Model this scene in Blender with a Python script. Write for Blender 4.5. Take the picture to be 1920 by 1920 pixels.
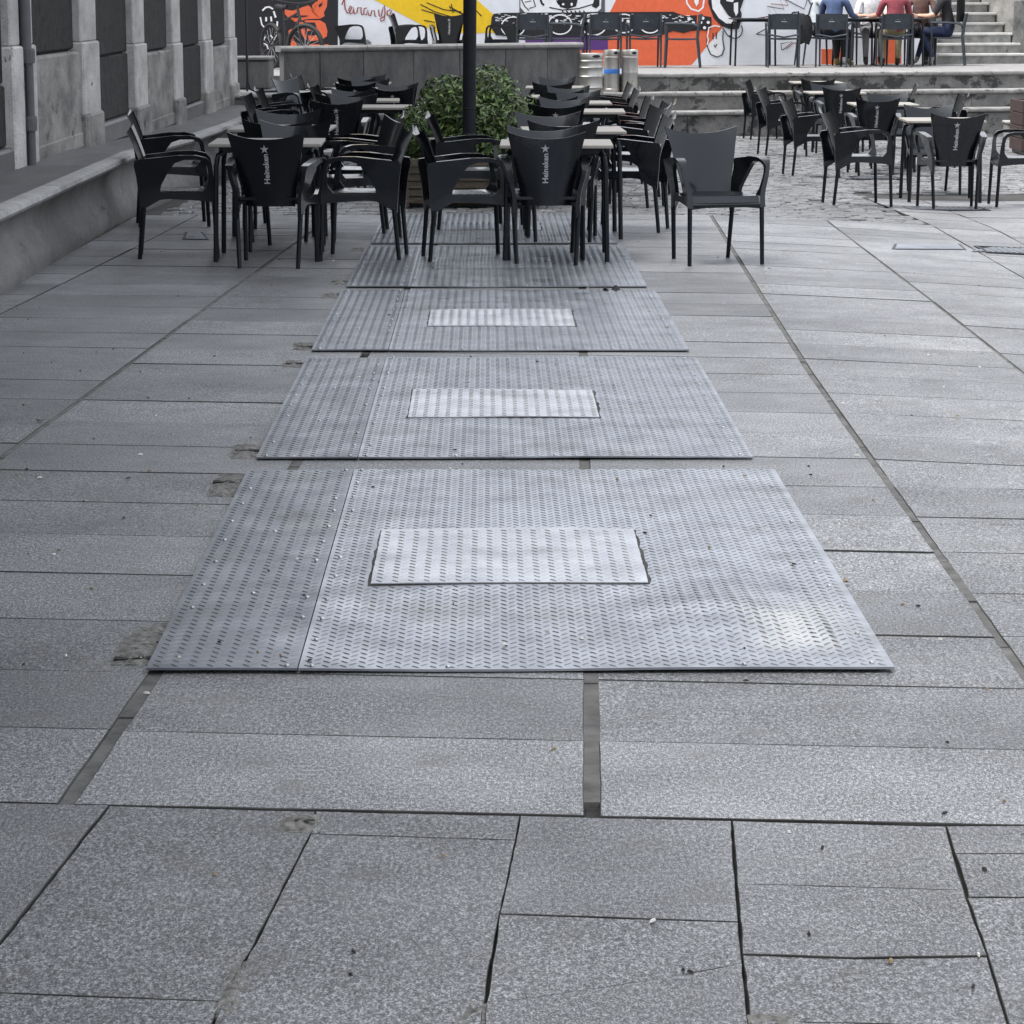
import bpy, bmesh, math, random
from mathutils import Vector, Matrix
random.seed(7)
for o in list(bpy.data.objects): bpy.data.objects.remove(o)
SC = bpy.context.scene
COL = SC.collection

# ------------------------------------------------------------------ camera
FPX, CAM_H = 5100.0, 1.64
TH = math.atan(969 / FPX)
PSI = math.atan(44 * math.cos(TH) / FPX)
cam_d = bpy.data.cameras.new('camera')
cam = bpy.data.objects.new('camera', cam_d); COL.objects.link(cam)
cam_d.sensor_width = 36; cam_d.sensor_height = 36; cam_d.lens = 36 * FPX / 1920
cam_d.clip_start = 0.1; cam_d.clip_end = 3000
cam.location = (0, 0, CAM_H)
cam.rotation_euler = (math.pi / 2 - TH, 0, -PSI)
SC.camera = cam
SC.render.resolution_x = 1024; SC.render.resolution_y = 1024

# ------------------------------------------------------------------ sky, sun, exposure
SUN_EL, SUN_AZ = math.radians(62), math.radians(-112)      # azimuth measured from +Y towards +X
W = bpy.data.worlds.new('World'); SC.world = W; W.use_nodes = True
nt = W.node_tree; nt.nodes.clear()
out = nt.nodes.new('ShaderNodeOutputWorld'); bg = nt.nodes.new('ShaderNodeBackground')
sky = nt.nodes.new('ShaderNodeTexSky'); sky.sky_type = 'NISHITA'; sky.sun_disc = False
sky.sun_elevation = SUN_EL; sky.sun_rotation = SUN_AZ; sky.air_density = 1.0; sky.dust_density = 3.0
hsv = nt.nodes.new('ShaderNodeHueSaturation'); hsv.inputs['Saturation'].default_value = 0.22
mixs = nt.nodes.new('ShaderNodeMix'); mixs.data_type = 'RGBA'; mixs.inputs[0].default_value = 0.55
mixs.inputs[7].default_value = (5.85, 6.1, 6.6, 1)        # the even grey of the cloud layer
nt.links.new(sky.outputs[0], hsv.inputs['Color']); nt.links.new(hsv.outputs[0], mixs.inputs[6])
nt.links.new(mixs.outputs[2], bg.inputs[0]); bg.inputs[1].default_value = 0.065
nt.links.new(bg.outputs[0], out.inputs[0])
sun_d = bpy.data.lights.new('sun', 'SUN'); sun_d.energy = 1.5; sun_d.angle = math.radians(32); sun_d.color = (1, .97, .93)
sun = bpy.data.objects.new('sun', sun_d); COL.objects.link(sun)
sdir = Vector((math.sin(SUN_AZ) * math.cos(SUN_EL), math.cos(SUN_AZ) * math.cos(SUN_EL), math.sin(SUN_EL)))
sun.rotation_euler = sdir.to_track_quat('Z', 'Y').to_euler(); sun.location = (10, 20, 30)
SC.view_settings.view_transform = 'Standard'; SC.view_settings.look = 'None'
SC.view_settings.gamma = 1; SC.view_settings.exposure = 2.12; SC.view_settings.use_curve_mapping = False

# ------------------------------------------------------------------ survey helpers: where a sight line meets the ground / a plane
ct, st, cp, sp = math.cos(TH), math.sin(TH), math.cos(PSI), math.sin(PSI)
FW = Vector((sp * ct, cp * ct, -st)); RT = Vector((cp, -sp, 0)); UP = Vector((sp * st, cp * st, ct))
CP = Vector((0, 0, CAM_H))
def ray(px, py): return FW + RT * ((px - 960) / FPX) - UP * ((py - 960) / FPX)
GT = [(-50, 0), (20.7, 0), (24.5, -.09), (28.5, -.15), (38.5, -.21), (500, -.21)]
def gz(x, y):
    z = 0
    for (a, za), (b, zb) in zip(GT, GT[1:]):
        if a <= y <= b: z = za + (zb - za) * (y - a) / (b - a)
    return z - min(.10, .05 * max(0, x - 1.8))
def at_z(px, py, z):
    d = ray(px, py); return CP + d * ((z - CAM_H) / d.z)
def at_y(px, py, y):
    d = ray(px, py); return CP + d * (y / d.y)
def ground(px, py, dz=0.0):
    z = 0
    for i in range(40):
        p = at_z(px, py, z + dz); z = gz(p.x, p.y)
    return Vector((p.x, p.y, z))
def at_plane(px, py, o, n):
    d = ray(px, py); return CP + d * ((o - CP).dot(n) / d.dot(n))

# ------------------------------------------------------------------ mesh helpers
class MB:
    def __init__(s): s.v = []; s.f = []
    def add(s, vs, fs):
        o = len(s.v); s.v += [tuple(v) for v in vs]; s.f += [tuple(i + o for i in f) for f in fs]; return s
    def box(s, c, sz, rz=0.0, rx=0.0):
        x, y, z = (a / 2 for a in sz)
        M = Matrix.Rotation(rz, 3, 'Z') @ Matrix.Rotation(rx, 3, 'X')
        vs = [Vector(c) + M @ Vector((i * x, j * y, k * z)) for k in (-1, 1) for j in (-1, 1) for i in (-1, 1)]
        return s.add(vs, [(0, 2, 3, 1), (4, 5, 7, 6), (0, 1, 5, 4), (2, 6, 7, 3), (0, 4, 6, 2), (1, 3, 7, 5)])
    def hexa(s, vs): return s.add(vs, [(0, 3, 2, 1), (4, 5, 6, 7), (0, 1, 5, 4), (1, 2, 6, 5), (2, 3, 7, 6), (3, 0, 4, 7)])
    def bbox(s, c, sz, b=.006, rz=0.0):
        """box with chamfered edges"""
        bm = bmesh.new(); bmesh.ops.create_cube(bm, size=1)
        for v in bm.verts: v.co = Vector((v.co.x * sz[0], v.co.y * sz[1], v.co.z * sz[2]))
        bmesh.ops.bevel(bm, geom=list(bm.edges), offset=b, segments=1, affect='EDGES')
        M = Matrix.Rotation(rz, 3, 'Z'); bm.verts.ensure_lookup_table()
        vs = [Vector(c) + M @ v.co for v in bm.verts]; fs = [[v.index for v in f.verts] for f in bm.faces]
        bm.free(); return s.add(vs, fs)
    def tube(s, pts, r, n=8, cap=True):
        pts = [Vector(p) for p in pts]; R = r if isinstance(r, (list, tuple)) else [r] * len(pts)
        vs = []; prev = None
        for i, p in enumerate(pts):
            t = (pts[min(i + 1, len(pts) - 1)] - pts[max(i - 1, 0)]).normalized()
            a = t.orthogonal().normalized() if prev is None else (prev - t * prev.dot(t)).normalized()
            prev = a; b = t.cross(a)
            vs += [p + (a * math.cos(2 * math.pi * k / n) + b * math.sin(2 * math.pi * k / n)) * R[i] for k in range(n)]
        fs = [(i * n + k, i * n + (k + 1) % n, (i + 1) * n + (k + 1) % n, (i + 1) * n + k) for i in range(len(pts) - 1) for k in range(n)]
        if cap: fs += [tuple(reversed(range(n))), tuple((len(pts) - 1) * n + k for k in range(n))]
        return s.add(vs, fs)
    def lathe(s, prof, n=24, c=(0, 0, 0)):
        vs = [(c[0] + r * math.cos(2 * math.pi * k / n), c[1] + r * math.sin(2 * math.pi * k / n), c[2] + z) for r, z in prof for k in range(n)]
        fs = [(i * n + k, i * n + (k + 1) % n, (i + 1) * n + (k + 1) % n, (i + 1) * n + k) for i in range(len(prof) - 1) for k in range(n)]
        fs += [tuple(reversed(range(n))), tuple((len(prof) - 1) * n + k for k in range(n))]
        return s.add(vs, fs)
    def sheet(s, fn, nu, nv, off):
        """closed thick sheet: fn(u,v) front, off(u,v) displacement to the back"""
        A = [[Vector(fn(i / nu, j / nv)) for i in range(nu + 1)] for j in range(nv + 1)]
        B = [[A[j][i] + Vector(off(i / nu, j / nv)) for i in range(nu + 1)] for j in range(nv + 1)]
        w = nu + 1; m = w * (nv + 1)
        vs = [p for r in A for p in r] + [p for r in B for p in r]; fs = []
        for j in range(nv):
            for i in range(nu):
                a = j * w + i; fs += [(a, a + 1, a + w + 1, a + w), (m + a, m + a + w, m + a + w + 1, m + a + 1)]
        rim = [j for j in range(nu)] + [j * w + nu for j in range(nv)] + [nv * w + nu - j for j in range(nu)] + [(nv - j) * w for j in range(nv)]
        for k in range(len(rim)):
            a, b = rim[k], rim[(k + 1) % len(rim)]; fs.append((b, a, a + m, b + m))
        return s.add(vs, fs)
    def prism(s, poly, z0, z1):
        n = len(poly)
        return s.add([(x, y, z0) for x, y in poly] + [(x, y, z1) for x, y in poly],
                     [tuple(reversed(range(n))), tuple(range(n, 2 * n))] + [(i, (i + 1) % n, n + (i + 1) % n, n + i) for i in range(n)])
    def build(s, name, mat, parent=None, smooth=False):
        me = bpy.data.meshes.new(name); me.from_pydata(s.v, [], s.f); me.validate(); me.update()
        if mat: me.materials.append(mat)
        if smooth:
            me.polygons.foreach_set('use_smooth', [True] * len(me.polygons))
            try: me.set_sharp_from_angle(angle=math.radians(40))
            except Exception: pass
        return link(name, me, parent)
def link(name, me, parent=None):
    o = bpy.data.objects.new(name, me); COL.objects.link(o); o.parent = parent; return o
def tag(o, label=None, cat=None, group=None, kind=None):
    for k, v in (('label', label), ('category', cat), ('group', group), ('kind', kind)):
        if v: o[k] = v
    return o
def empty(name, loc=(0, 0, 0), rz=0.0):
    o = bpy.data.objects.new(name, None); COL.objects.link(o); o.empty_display_size = .1
    o.location = loc; o.rotation_euler = (0, 0, rz); return o
def copy_tree(o, parent=None):
    c = o.copy(); COL.objects.link(c); c.parent = parent
    for ch in o.children: copy_tree(ch, c)
    return c
def del_tree(o):
    for ch in list(o.children): del_tree(ch)
    bpy.data.objects.remove(o)
def lerp(a, b, t): return a + (b - a) * t
def sstep(a, b, x):
    t = min(1, max(0, (x - a) / (b - a))); return t * t * (3 - 2 * t)
def plin(tab, x):
    if x <= tab[0][0]: (a, u), (b, v) = tab[0], tab[1]
    elif x >= tab[-1][0]: (a, u), (b, v) = tab[-2], tab[-1]
    else:
        for (a, u), (b, v) in zip(tab, tab[1:]):
            if a <= x <= b: break
    return u + (v - u) * (x - a) / (b - a)

# ------------------------------------------------------------------ materials
def newmat(name):
    m = bpy.data.materials.new(name); m.use_nodes = True; t = m.node_tree
    b = t.nodes['Principled BSDF']; return m, t, b
def noise(t, co, scale, detail=3, rough=.55, vec=None):
    n = t.nodes.new('ShaderNodeTexNoise'); n.inputs['Scale'].default_value = scale
    n.inputs['Detail'].default_value = detail; n.inputs['Roughness'].default_value = rough
    if vec:
        mp = t.nodes.new('ShaderNodeMapping'); mp.inputs['Scale'].default_value = vec
        t.links.new(co, mp.inputs[0]); co = mp.outputs[0]
    t.links.new(co, n.inputs['Vector']); return n.outputs['Fac']
def ramp(t, fac, stops):
    r = t.nodes.new('ShaderNodeValToRGB'); e = r.color_ramp.elements
    e[0].position, e[0].color = stops[0][0], (*stops[0][1], 1); e[1].position, e[1].color = stops[-1][0], (*stops[-1][1], 1)
    for p, c in stops[1:-1]:
        q = e.new(p); q.color = (*c, 1)
    t.links.new(fac, r.inputs[0]); return r.outputs[0]
def mixc(t, fac, a, b, mode='MIX'):
    m = t.nodes.new('ShaderNodeMix'); m.data_type = 'RGBA'; m.blend_type = mode
    for sck, v in ((m.inputs[0], fac), (m.inputs[6], a), (m.inputs[7], b)):
        if hasattr(v, 'is_linked'): t.links.new(v, sck)
        elif isinstance(v, tuple): sck.default_value = (*v, 1)
        else: sck.default_value = v
    return m.outputs[2]
def mth(t, op, a, b=0.0):
    m = t.nodes.new('ShaderNodeMath'); m.operation = op
    for i, v in enumerate((a, b)):
        if hasattr(v, 'is_linked'): t.links.new(v, m.inputs[i])
        else: m.inputs[i].default_value = v
    return m.outputs[0]
def pos(t): return t.nodes.new('ShaderNodeNewGeometry').outputs['Position']
def objrand(t): return t.nodes.new('ShaderNodeObjectInfo').outputs['Random']
def bump(t, b, h, strength, dist):
    n = t.nodes.new('ShaderNodeBump'); n.inputs['Strength'].default_value = strength; n.inputs['Distance'].default_value = dist
    t.links.new(h, n.inputs['Height']); t.links.new(n.outputs[0], b.inputs['Normal'])
def simple(name, col, rough=.6, metal=0.0, spec=.5, var=.15, scale=12, bmp=0.0, bscale=150):
    m, t, b = newmat(name); P = pos(t)
    c2 = tuple(max(0, c * (1 - var)) for c in col); c3 = tuple(c * (1 + var) for c in col)
    t.links.new(ramp(t, noise(t, P, scale, 5), [(.3, c2), (.7, c3)]), b.inputs['Base Color'])
    b.inputs['Roughness'].default_value = rough; b.inputs['Metallic'].default_value = metal
    b.inputs['Specular IOR Level'].default_value = spec
    if bmp: bump(t, b, noise(t, P, bscale, 3), bmp, .004)
    return m
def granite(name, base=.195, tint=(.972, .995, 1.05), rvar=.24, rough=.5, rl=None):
    m, t, b = newmat(name); P = pos(t)
    g = mth(t, 'ADD', mth(t, 'MULTIPLY', noise(t, P, 300, 2, .6, (1, .7, 1)), .55), mth(t, 'MULTIPLY', noise(t, P, 125, 3, .7, (1, .5, 1)), .45))
    col = lambda k: tuple(base * k * c for c in tint)
    c = ramp(t, g, [(.36, col(.08)), (.46, col(.46)), (.53, col(1.08)), (.62, col(2.5))])
    big = ramp(t, noise(t, P, 1.1, 6, .65), [(.3, (.66, .665, .67)), (.7, (1.22, 1.21, 1.19))])
    c = mixc(t, 1.0, c, big, 'MULTIPLY')
    rnd = ramp(t, objrand(t), [(0, (1 - rvar,) * 3), (1, (1 + rvar * .8,) * 3)])
    c = mixc(t, 1.0, c, rnd, 'MULTIPLY')
    stain = ramp(t, noise(t, P, 5.5, 4, .6), [(.56, (0, 0, 0)), (.72, (1, 1, 1))])
    c = mixc(t, mth(t, 'MULTIPLY', stain, .5), c, (base * .55, base * .52, base * .46))
    spots = ramp(t, noise(t, P, 19, 2, .5), [(.69, (0, 0, 0)), (.74, (1, 1, 1))])
    c = mixc(t, mth(t, 'MULTIPLY', spots, .45), c, (base * .35,) * 3)
    t.links.new(c, b.inputs['Base Color'])
    t.links.new(ramp(t, noise(t, P, 3, 4), [(.3, (rough - .1,) * 3), (.7, (rough + .12,) * 3)]), b.inputs['Roughness'])
    b.inputs['Specular IOR Level'].default_value = .55
    bump(t, b, g, .35, .0025); return m
M = {}
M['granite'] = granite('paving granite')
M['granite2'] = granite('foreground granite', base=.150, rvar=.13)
M['mortar'] = simple('joint mortar', (.105, .103, .099), .9, var=.45, scale=9, bmp=.6, bscale=120)
M['bed'] = simple('joint sand', (.035, .034, .032), .95, var=.5, scale=6)
M['grime'] = simple('dirty slab edge', (.045, .044, .042), .9, var=.6, scale=4)
M['patch'] = simple('broken mortar', (.15, .146, .137), .95, var=.65, scale=55, bmp=1.0, bscale=160)
M['hole'] = simple('broken hole soil', (.02, .019, .017), 1, var=.4, scale=30)
def cobble_mat():
    m, t, b = newmat('granite setts'); P = pos(t)
    c = ramp(t, noise(t, P, 160, 3, .7), [(.35, (.06, .061, .064)), (.65, (.19, .192, .197))])
    isl = t.nodes.new('ShaderNodeNewGeometry').outputs['Random Per Island']
    c = mixc(t, 1.0, c, ramp(t, isl, [(0, (.5, .5, .51)), (1, (1.45, 1.45, 1.43))]), 'MULTIPLY')
    c = mixc(t, 1.0, c, ramp(t, objrand(t), [(0, (.85,) * 3), (1, (1.15,) * 3)]), 'MULTIPLY')
    t.links.new(c, b.inputs['Base Color']); b.inputs['Roughness'].default_value = .45
    bump(t, b, noise(t, P, 60, 3), .5, .006); return m
M['cobble'] = cobble_mat()
def metal(name, a, c, rough, dirt=.5):
    m, t, b = newmat(name); P = pos(t)
    k = ramp(t, noise(t, P, 4.5, 6, .65), [(.32, a), (.68, c)])
    d = ramp(t, noise(t, P, 2.2, 6, .7), [(.52, (0, 0, 0)), (.72, (1, 1, 1))])
    k = mixc(t, mth(t, 'MULTIPLY', d, dirt), k, (.16, .145, .125))
    sp_ = ramp(t, noise(t, P, 26, 3), [(.70, (0, 0, 0)), (.76, (1, 1, 1))])
    k = mixc(t, mth(t, 'MULTIPLY', sp_, .55), k, (.09, .085, .08))
    t.links.new(k, b.inputs['Base Color'])
    b.inputs['Metallic'].default_value = .8
    t.links.new(ramp(t, noise(t, P, 7, 5), [(.3, (rough - .07,) * 3), (.7, (rough + .12,) * 3)]), b.inputs['Roughness'])
    bump(t, b, noise(t, P, 90, 4), .12, .003); return m
M['plate'] = metal('chequer plate steel', (.21, .225, .255), (.38, .40, .44), .34)
def paint_sheen(m, c, rx, ry, col):  # brightens an ellipse of the base colour to imitate reflected sky
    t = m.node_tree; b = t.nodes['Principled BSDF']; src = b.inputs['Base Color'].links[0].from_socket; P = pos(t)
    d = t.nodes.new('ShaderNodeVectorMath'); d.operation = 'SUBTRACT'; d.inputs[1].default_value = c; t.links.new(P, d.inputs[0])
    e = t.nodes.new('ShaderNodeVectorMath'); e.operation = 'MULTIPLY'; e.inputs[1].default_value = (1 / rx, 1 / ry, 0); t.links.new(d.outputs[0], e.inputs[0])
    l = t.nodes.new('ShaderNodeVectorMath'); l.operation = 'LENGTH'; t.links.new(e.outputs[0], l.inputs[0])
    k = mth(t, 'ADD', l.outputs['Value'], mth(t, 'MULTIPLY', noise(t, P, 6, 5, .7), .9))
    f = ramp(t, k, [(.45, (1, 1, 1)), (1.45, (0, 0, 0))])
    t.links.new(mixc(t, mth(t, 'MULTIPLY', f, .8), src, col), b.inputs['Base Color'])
M['plate_sheen'] = metal('chequer plate steel with painted sheen', (.23, .245, .275), (.44, .46, .50), .33)
paint_sheen(M['plate_sheen'], (.80, 6.95, 0), .36, .66, (.66, .64, .585)); paint_sheen(M['plate_sheen'], (.2, 8.3, 0), .9, 1.3, (.46, .485, .53))  # painted sheen: warm patch at the front corner, cool glare over the middle
M['tread'] = metal('tread bars with painted reflection', (.15, .16, .18), (.27, .285, .31), .40)  # bar colour darkened in place of the dark reflections on their slopes
M['plate_dark'] = metal('dark side strip steel', (.15, .16, .185), (.27, .285, .315), .38)  # darker steel colour than the main panel
M['hatch'] = metal('hatch aluminium', (.40, .415, .45), (.62, .635, .66), .36, .45)
M['bolt'] = simple('bolt steel', (.52, .52, .53), .35, .9, var=.3)
def plastic(name, col, rough, sp_=.5):
    m, t, b = newmat(name); P = pos(t)
    t.links.new(ramp(t, noise(t, P, 14, 4), [(.3, tuple(c * .8 for c in col)), (.7, tuple(c * 1.25 for c in col))]), b.inputs['Base Color'])
    rr_ = ramp(t, noise(t, P, 22, 4), [(.3, (rough - .05,) * 3), (.7, (rough + .08,) * 3)])
    t.links.new(mixc(t, 1.0, rr_, ramp(t, objrand(t), [(0, (.85,) * 3), (1, (1.25,) * 3)]), 'MULTIPLY'), b.inputs['Roughness'])
    b.inputs['Specular IOR Level'].default_value = sp_; b.inputs['Specular Tint'].default_value = (.82, .91, 1.0, 1)
    return m
M['chair'] = plastic('black chair plastic', (.0020, .0025, .0045), .30, .28)
_b = M['chair'].node_tree.nodes['Principled BSDF']; _b.inputs['Coat Weight'].default_value = .55; _b.inputs['Coat Roughness'].default_value = .10
M['leg'] = plastic('black painted tube', (.004, .0045, .006), .35, .3)
M['tchair'] = plastic('anthracite chair plastic', (.028, .032, .040), .5)
M['print'] = simple('grey print', (.42, .43, .45), .6, var=.1, scale=40)
M['tabletop'] = simple('pale table board', (.27, .255, .235), .6, spec=.3, var=.08, scale=25)
M['ttop'] = plastic('dark table board', (.02, .021, .024), .4)
def stone(name, a, c, scale=3.0, streak=None, rough=.75, stain=None, bs=.4, rv=.12):
    m, t, b = newmat(name); P = pos(t)
    k = ramp(t, noise(t, P, scale, 6, .65, streak), [(.32, a), (.68, c)])
    k = mixc(t, 1.0, k, ramp(t, noise(t, P, 120, 3, .7), [(.35, (.75,) * 3), (.65, (1.25,) * 3)]), 'MULTIPLY')
    k = mixc(t, 1.0, k, ramp(t, objrand(t), [(0, (1 - rv,) * 3), (1, (1 + rv,) * 3)]), 'MULTIPLY')
    if stain:
        s = ramp(t, noise(t, P, stain[0], 6, .7, stain[2] if len(stain) > 2 else None), [(stain[1], (0, 0, 0)), (stain[1] + .06, (1, 1, 1))])
        k = mixc(t, mth(t, 'MULTIPLY', s, .85), k, (.022, .022, .022))
    t.links.new(k, b.inputs['Base Color']); b.inputs['Roughness'].default_value = rough
    bump(t, b, noise(t, P, 32, 6, .75), bs, .016); return m
M['stone_light'] = stone('light dressed stone', (.28, .28, .275), (.54, .53, .52), 6, (1, .3, .6), .8, (6, .66, (1, .3, .6)), .8)
M['stone_dark'] = stone('dark rough stone', (.007, .007, .008), (.036, .035, .034), 14, None, .95, None, 1.6, .3)
M['plinth'] = stone('stained render plinth', (.09, .09, .09), (.33, .32, .30), 5, (1, .3, .6), .85, (4, .60, (1, .35, .55)), .8)
M['bench'] = stone('smooth bench stone', (.060, .062, .066), (.12, .12, .122), 4, (1, .25, 1), .55, None, .3)
M['bench_front'] = stone('bench front stone', (.12, .12, .12), (.20, .196, .19), 7, (.3, .35, .8), .8, (6, .62, (.3, .35, .7)), .5)
M['nose'] = stone('bench nosing stone', (.22, .22, .22), (.38, .375, .37), 8, None, .6, (14, .66), .4)
M['step'] = stone('step stone', (.15, .15, .146), (.27, .265, .257), 4, None, .75, (7, .57, (1, 1, 1.6)), .4)
M['riser'] = stone('riser stone', (.10, .10, .097), (.21, .206, .20), 4, None, .8, (3.2, .51, (1, 1, 1.2)), .4)
M['wallstone'] = stone('grey wall stone', (.06, .06, .063), (.15, .148, .145), 5, (1, 1, .35), .8, (5, .70, (1, 1, .3)), .4)
M['cop'] = stone('coping stone', (.13, .13, .13), (.24, .235, .23), 7, None, .75, (9, .68), .4)
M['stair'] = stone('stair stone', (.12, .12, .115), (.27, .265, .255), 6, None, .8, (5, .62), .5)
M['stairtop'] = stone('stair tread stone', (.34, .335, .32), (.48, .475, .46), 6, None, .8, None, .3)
M['white'] = simple('white mural wall', (.72, .74, .79), .85, var=.05, scale=6, bmp=.5, bscale=30)
def paint(name, col): return simple(name, col, .8, var=.07, scale=14, bmp=.4, bscale=30)
M['p_black'] = paint('black wall paint', (.014, .014, .018)); M['p_orange'] = paint('orange wall paint', (.72, .135, .055))
M['p_yellow'] = paint('yellow wall paint', (.80, .52, .015)); M['p_purple'] = paint('purple wall paint', (.10, .035, .19))
M['p_white'] = paint('white wall paint', (.78, .79, .81)); M['p_brown'] = paint('brown wall paint', (.28, .07, .06))
M['p_grey'] = paint('grey wall paint', (.10, .10, .11))
M['iron'] = plastic('dark cast iron', (.012, .012, .014), .45)
M['post'] = plastic('black post paint', (.006, .006, .009), .5, .3)
M['keg'] = simple('keg steel', (.42, .41, .39), .42, .9, var=.12, scale=9)
M['blue'] = simple('blue keg label', (.03, .13, .42), .5)
M['wood'] = stone('weathered planter board', (.045, .036, .027), (.13, .105, .08), 6, (1, 1, 7), .85, None, .5)
M['redwood'] = stone('red brown board', (.022, .012, .012), (.048, .025, .024), 6, (1, 1, 6), .7, None, .3)
M['soil'] = simple('soil', (.03, .024, .018), 1, var=.4, scale=60)
def leafmat(name, a, c, tr=.25):
    m, t, b = newmat(name)
    isl = t.nodes.new('ShaderNodeNewGeometry').outputs['Random Per Island']
    t.links.new(ramp(t, isl, [(0, a), (.75, c), (1, tuple(x * 1.7 for x in c))]), b.inputs['Base Color'])
    b.inputs['Roughness'].default_value = .42
    try: b.inputs['Transmission Weight'].default_value = 0
    except Exception: pass
    return m
M['leaf'] = leafmat('shrub leaf', (.018, .037, .012), (.098, .155, .044))
M['leaf2'] = leafmat('pale variegated leaf', (.14, .18, .11), (.36, .42, .30))
M['weed'] = leafmat('weed leaf', (.05, .10, .03), (.16, .24, .10))
M['bark'] = simple('bark', (.05, .04, .03), .9, var=.4, scale=40)
M['rubber'] = simple('tyre rubber', (.012, .012, .012), .7, var=.3)
M['rim'] = simple('dark rim', (.03, .03, .032), .4, .6)
M['bikeframe'] = plastic('black bike paint', (.015, .013, .014), .35)
M['bikered'] = plastic('dark red bike paint', (.10, .02, .02), .35)
M['bag'] = simple('black fabric', (.010, .010, .012), .85, var=.4, scale=30)
M['skin'] = simple('skin', (.48, .28, .20), .55, var=.08, scale=20)
M['hairdark'] = simple('dark hair', (.02, .013, .010), .55, var=.4, scale=60)
M['hairgrey'] = simple('grey hair', (.22, .21, .20), .6, var=.3, scale=60)
M['hairbrown'] = simple('brown hair', (.07, .04, .025), .55, var=.4, scale=60)
for k, c in dict(c_blue=(.055, .085, .17), c_red=(.22, .045, .06), c_black=(.012, .012, .014), c_white=(.70, .70, .71), c_jacket=(.42, .46, .50),
                 c_brown=(.12, .07, .06), c_jeans=(.018, .028, .075), c_dark=(.012, .013, .018), c_khaki=(.20, .17, .10), c_grey=(.20, .20, .21),
                 s_dark=(.03, .028, .025), s_olive=(.20, .18, .07), s_white=(.6, .6, .6), s_grey=(.26, .25, .23)).items():
    M[k] = simple('cloth ' + k[2:], c, .9, var=.18, scale=18, bmp=.4, bscale=60)
M['litter_white'] = simple('litter white', (.62, .60, .56), .8); M['litter_dark'] = simple('litter dark', (.03, .027, .024), .9)
M['litter_tan'] = simple('dry leaf', (.22, .16, .09), .8)

# ================================================================== GROUND
gb = MB()
xs = [-60, -20, -8, -4, -2, 0, 1.8, 2.5, 3, 3.4, 3.8, 4.5, 6, 8, 12, 25, 60]; ys = [-30, -5, 4, 10, 16, 20.7, 22.5, 24.5, 26.5, 28.5, 31, 34, 38.5, 46, 70, 150]
for y in ys:
    for x in xs: gb.v.append((x, y, gz(min(x, 8), y) - .02))
w = len(xs)
for j in range(len(ys) - 1):
    for i in range(w - 1): gb.f.append((j * w + i, j * w + i + 1, (j + 1) * w + i + 1, (j + 1) * w + i))
tag(gb.build('ground', M['bed']), kind='structure')

pav = tag(empty('pavement'), kind='structure')
def inset(poly, d):
    """move every edge of a ccw polygon inwards by d (number or per-edge list)"""
    n = len(poly); D = d if isinstance(d, (list, tuple)) else [d] * n; L = []
    for i in range(n):
        a, b = Vector(poly[i][:2]), Vector(poly[(i + 1) % n][:2]); e = (b - a).normalized()
        L.append((a + Vector((-e.y, e.x)) * D[i], e))
    r = []
    for i in range(n):
        (p, e), (q, g) = L[i - 1], L[i]; den = e.x * g.y - e.y * g.x
        if abs(den) < 1e-6: r.append(q); continue
        t = ((q.x - p.x) * g.y - (q.y - p.y) * g.x) / den; r.append(p + e * t)
    return r
def rough_poly(poly, seg, amp):
    r = []
    for i in range(len(poly)):
        a, b = Vector(poly[i][:2]), Vector(poly[(i + 1) % len(poly)][:2]); n = max(1, int((b - a).length / seg))
        e = (b - a).normalized(); nn = Vector((-e.y, e.x))
        for k in range(n):
            r.append(a.lerp(b, k / n) + nn * (random.uniform(0, amp) if k else 0))
    return r
def slab(poly, joint, mat, zoff=0.0, cham=.003, rgh=None, tilt=True, name='paving_slab'):
    p = inset(poly, joint)
    ar = sum(p[i].x * p[(i + 1) % len(p)].y - p[(i + 1) % len(p)].x * p[i].y for i in range(len(p))) / 2
    if ar < .004: return None
    if rgh: p = rough_poly(p, rgh[0], rgh[1])
    c = sum((Vector(q) for q in p), Vector((0, 0))) / len(p)
    tx, ty = (random.gauss(0, .0011), random.gauss(0, .0011)) if tilt else (0, 0)
    zz = lambda q: gz(q.x, q.y) + zoff + tx * (q.x - c.x) + ty * (q.y - c.y)
    n = len(p); top = [q + (c - q).normalized() * cham * 1.4 for q in p]
    vs = [(q.x, q.y, zz(q) - .03) for q in p] + [(q.x, q.y, zz(q) - cham) for q in p] + [(q.x, q.y, zz(q)) for q in top]
    fs = [(i, (i + 1) % n, n + (i + 1) % n, n + i) for i in range(n)] + [(n + i, n + (i + 1) % n, 2 * n + (i + 1) % n, 2 * n + i) for i in range(n)] + [tuple(range(2 * n, 3 * n))]
    mb = MB(); mb.add(vs, fs); o = mb.build(name, mat, pav); o.data.materials.append(M['grime'])
    for i, p_ in enumerate(o.data.polygons): p_.material_index = 0 if i == 2 * n else 1
    return o
CL = [[(5, -2.86), (15.3, -2.76), (20.7, -2.67), (24, -2.6)],
      [(14.52, -2.542), (17.29, -2.383), (20.8, -2.21)],
      [(9.676, -1.762), (12.28, -1.628), (18.38, -1.301)],
      [(5.42, -.875), (6.5, -.823), (9.39, -.695), (12.55, -.575)],
      [(5.32, .208), (6.49, .249), (9.38, .335), (15.33, .528)],
      [(6.5, 1.316), (9.54, 1.372), (11.9, 1.419), (20.11, 1.667)],
      [(12.25, 2.406), (15.03, 2.466), (20.45, 2.555)],
      [(16.86, 3.303), (19.1, 3.34), (26, 3.47)],
      [(19.49, 3.806), (21.5, 3.855), (26, 3.98)],
      [(15, 4.9), (26, 5.1)], [(15, 5.9), (26, 6.1)], [(15, 6.9), (26, 7.1)]]
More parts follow.
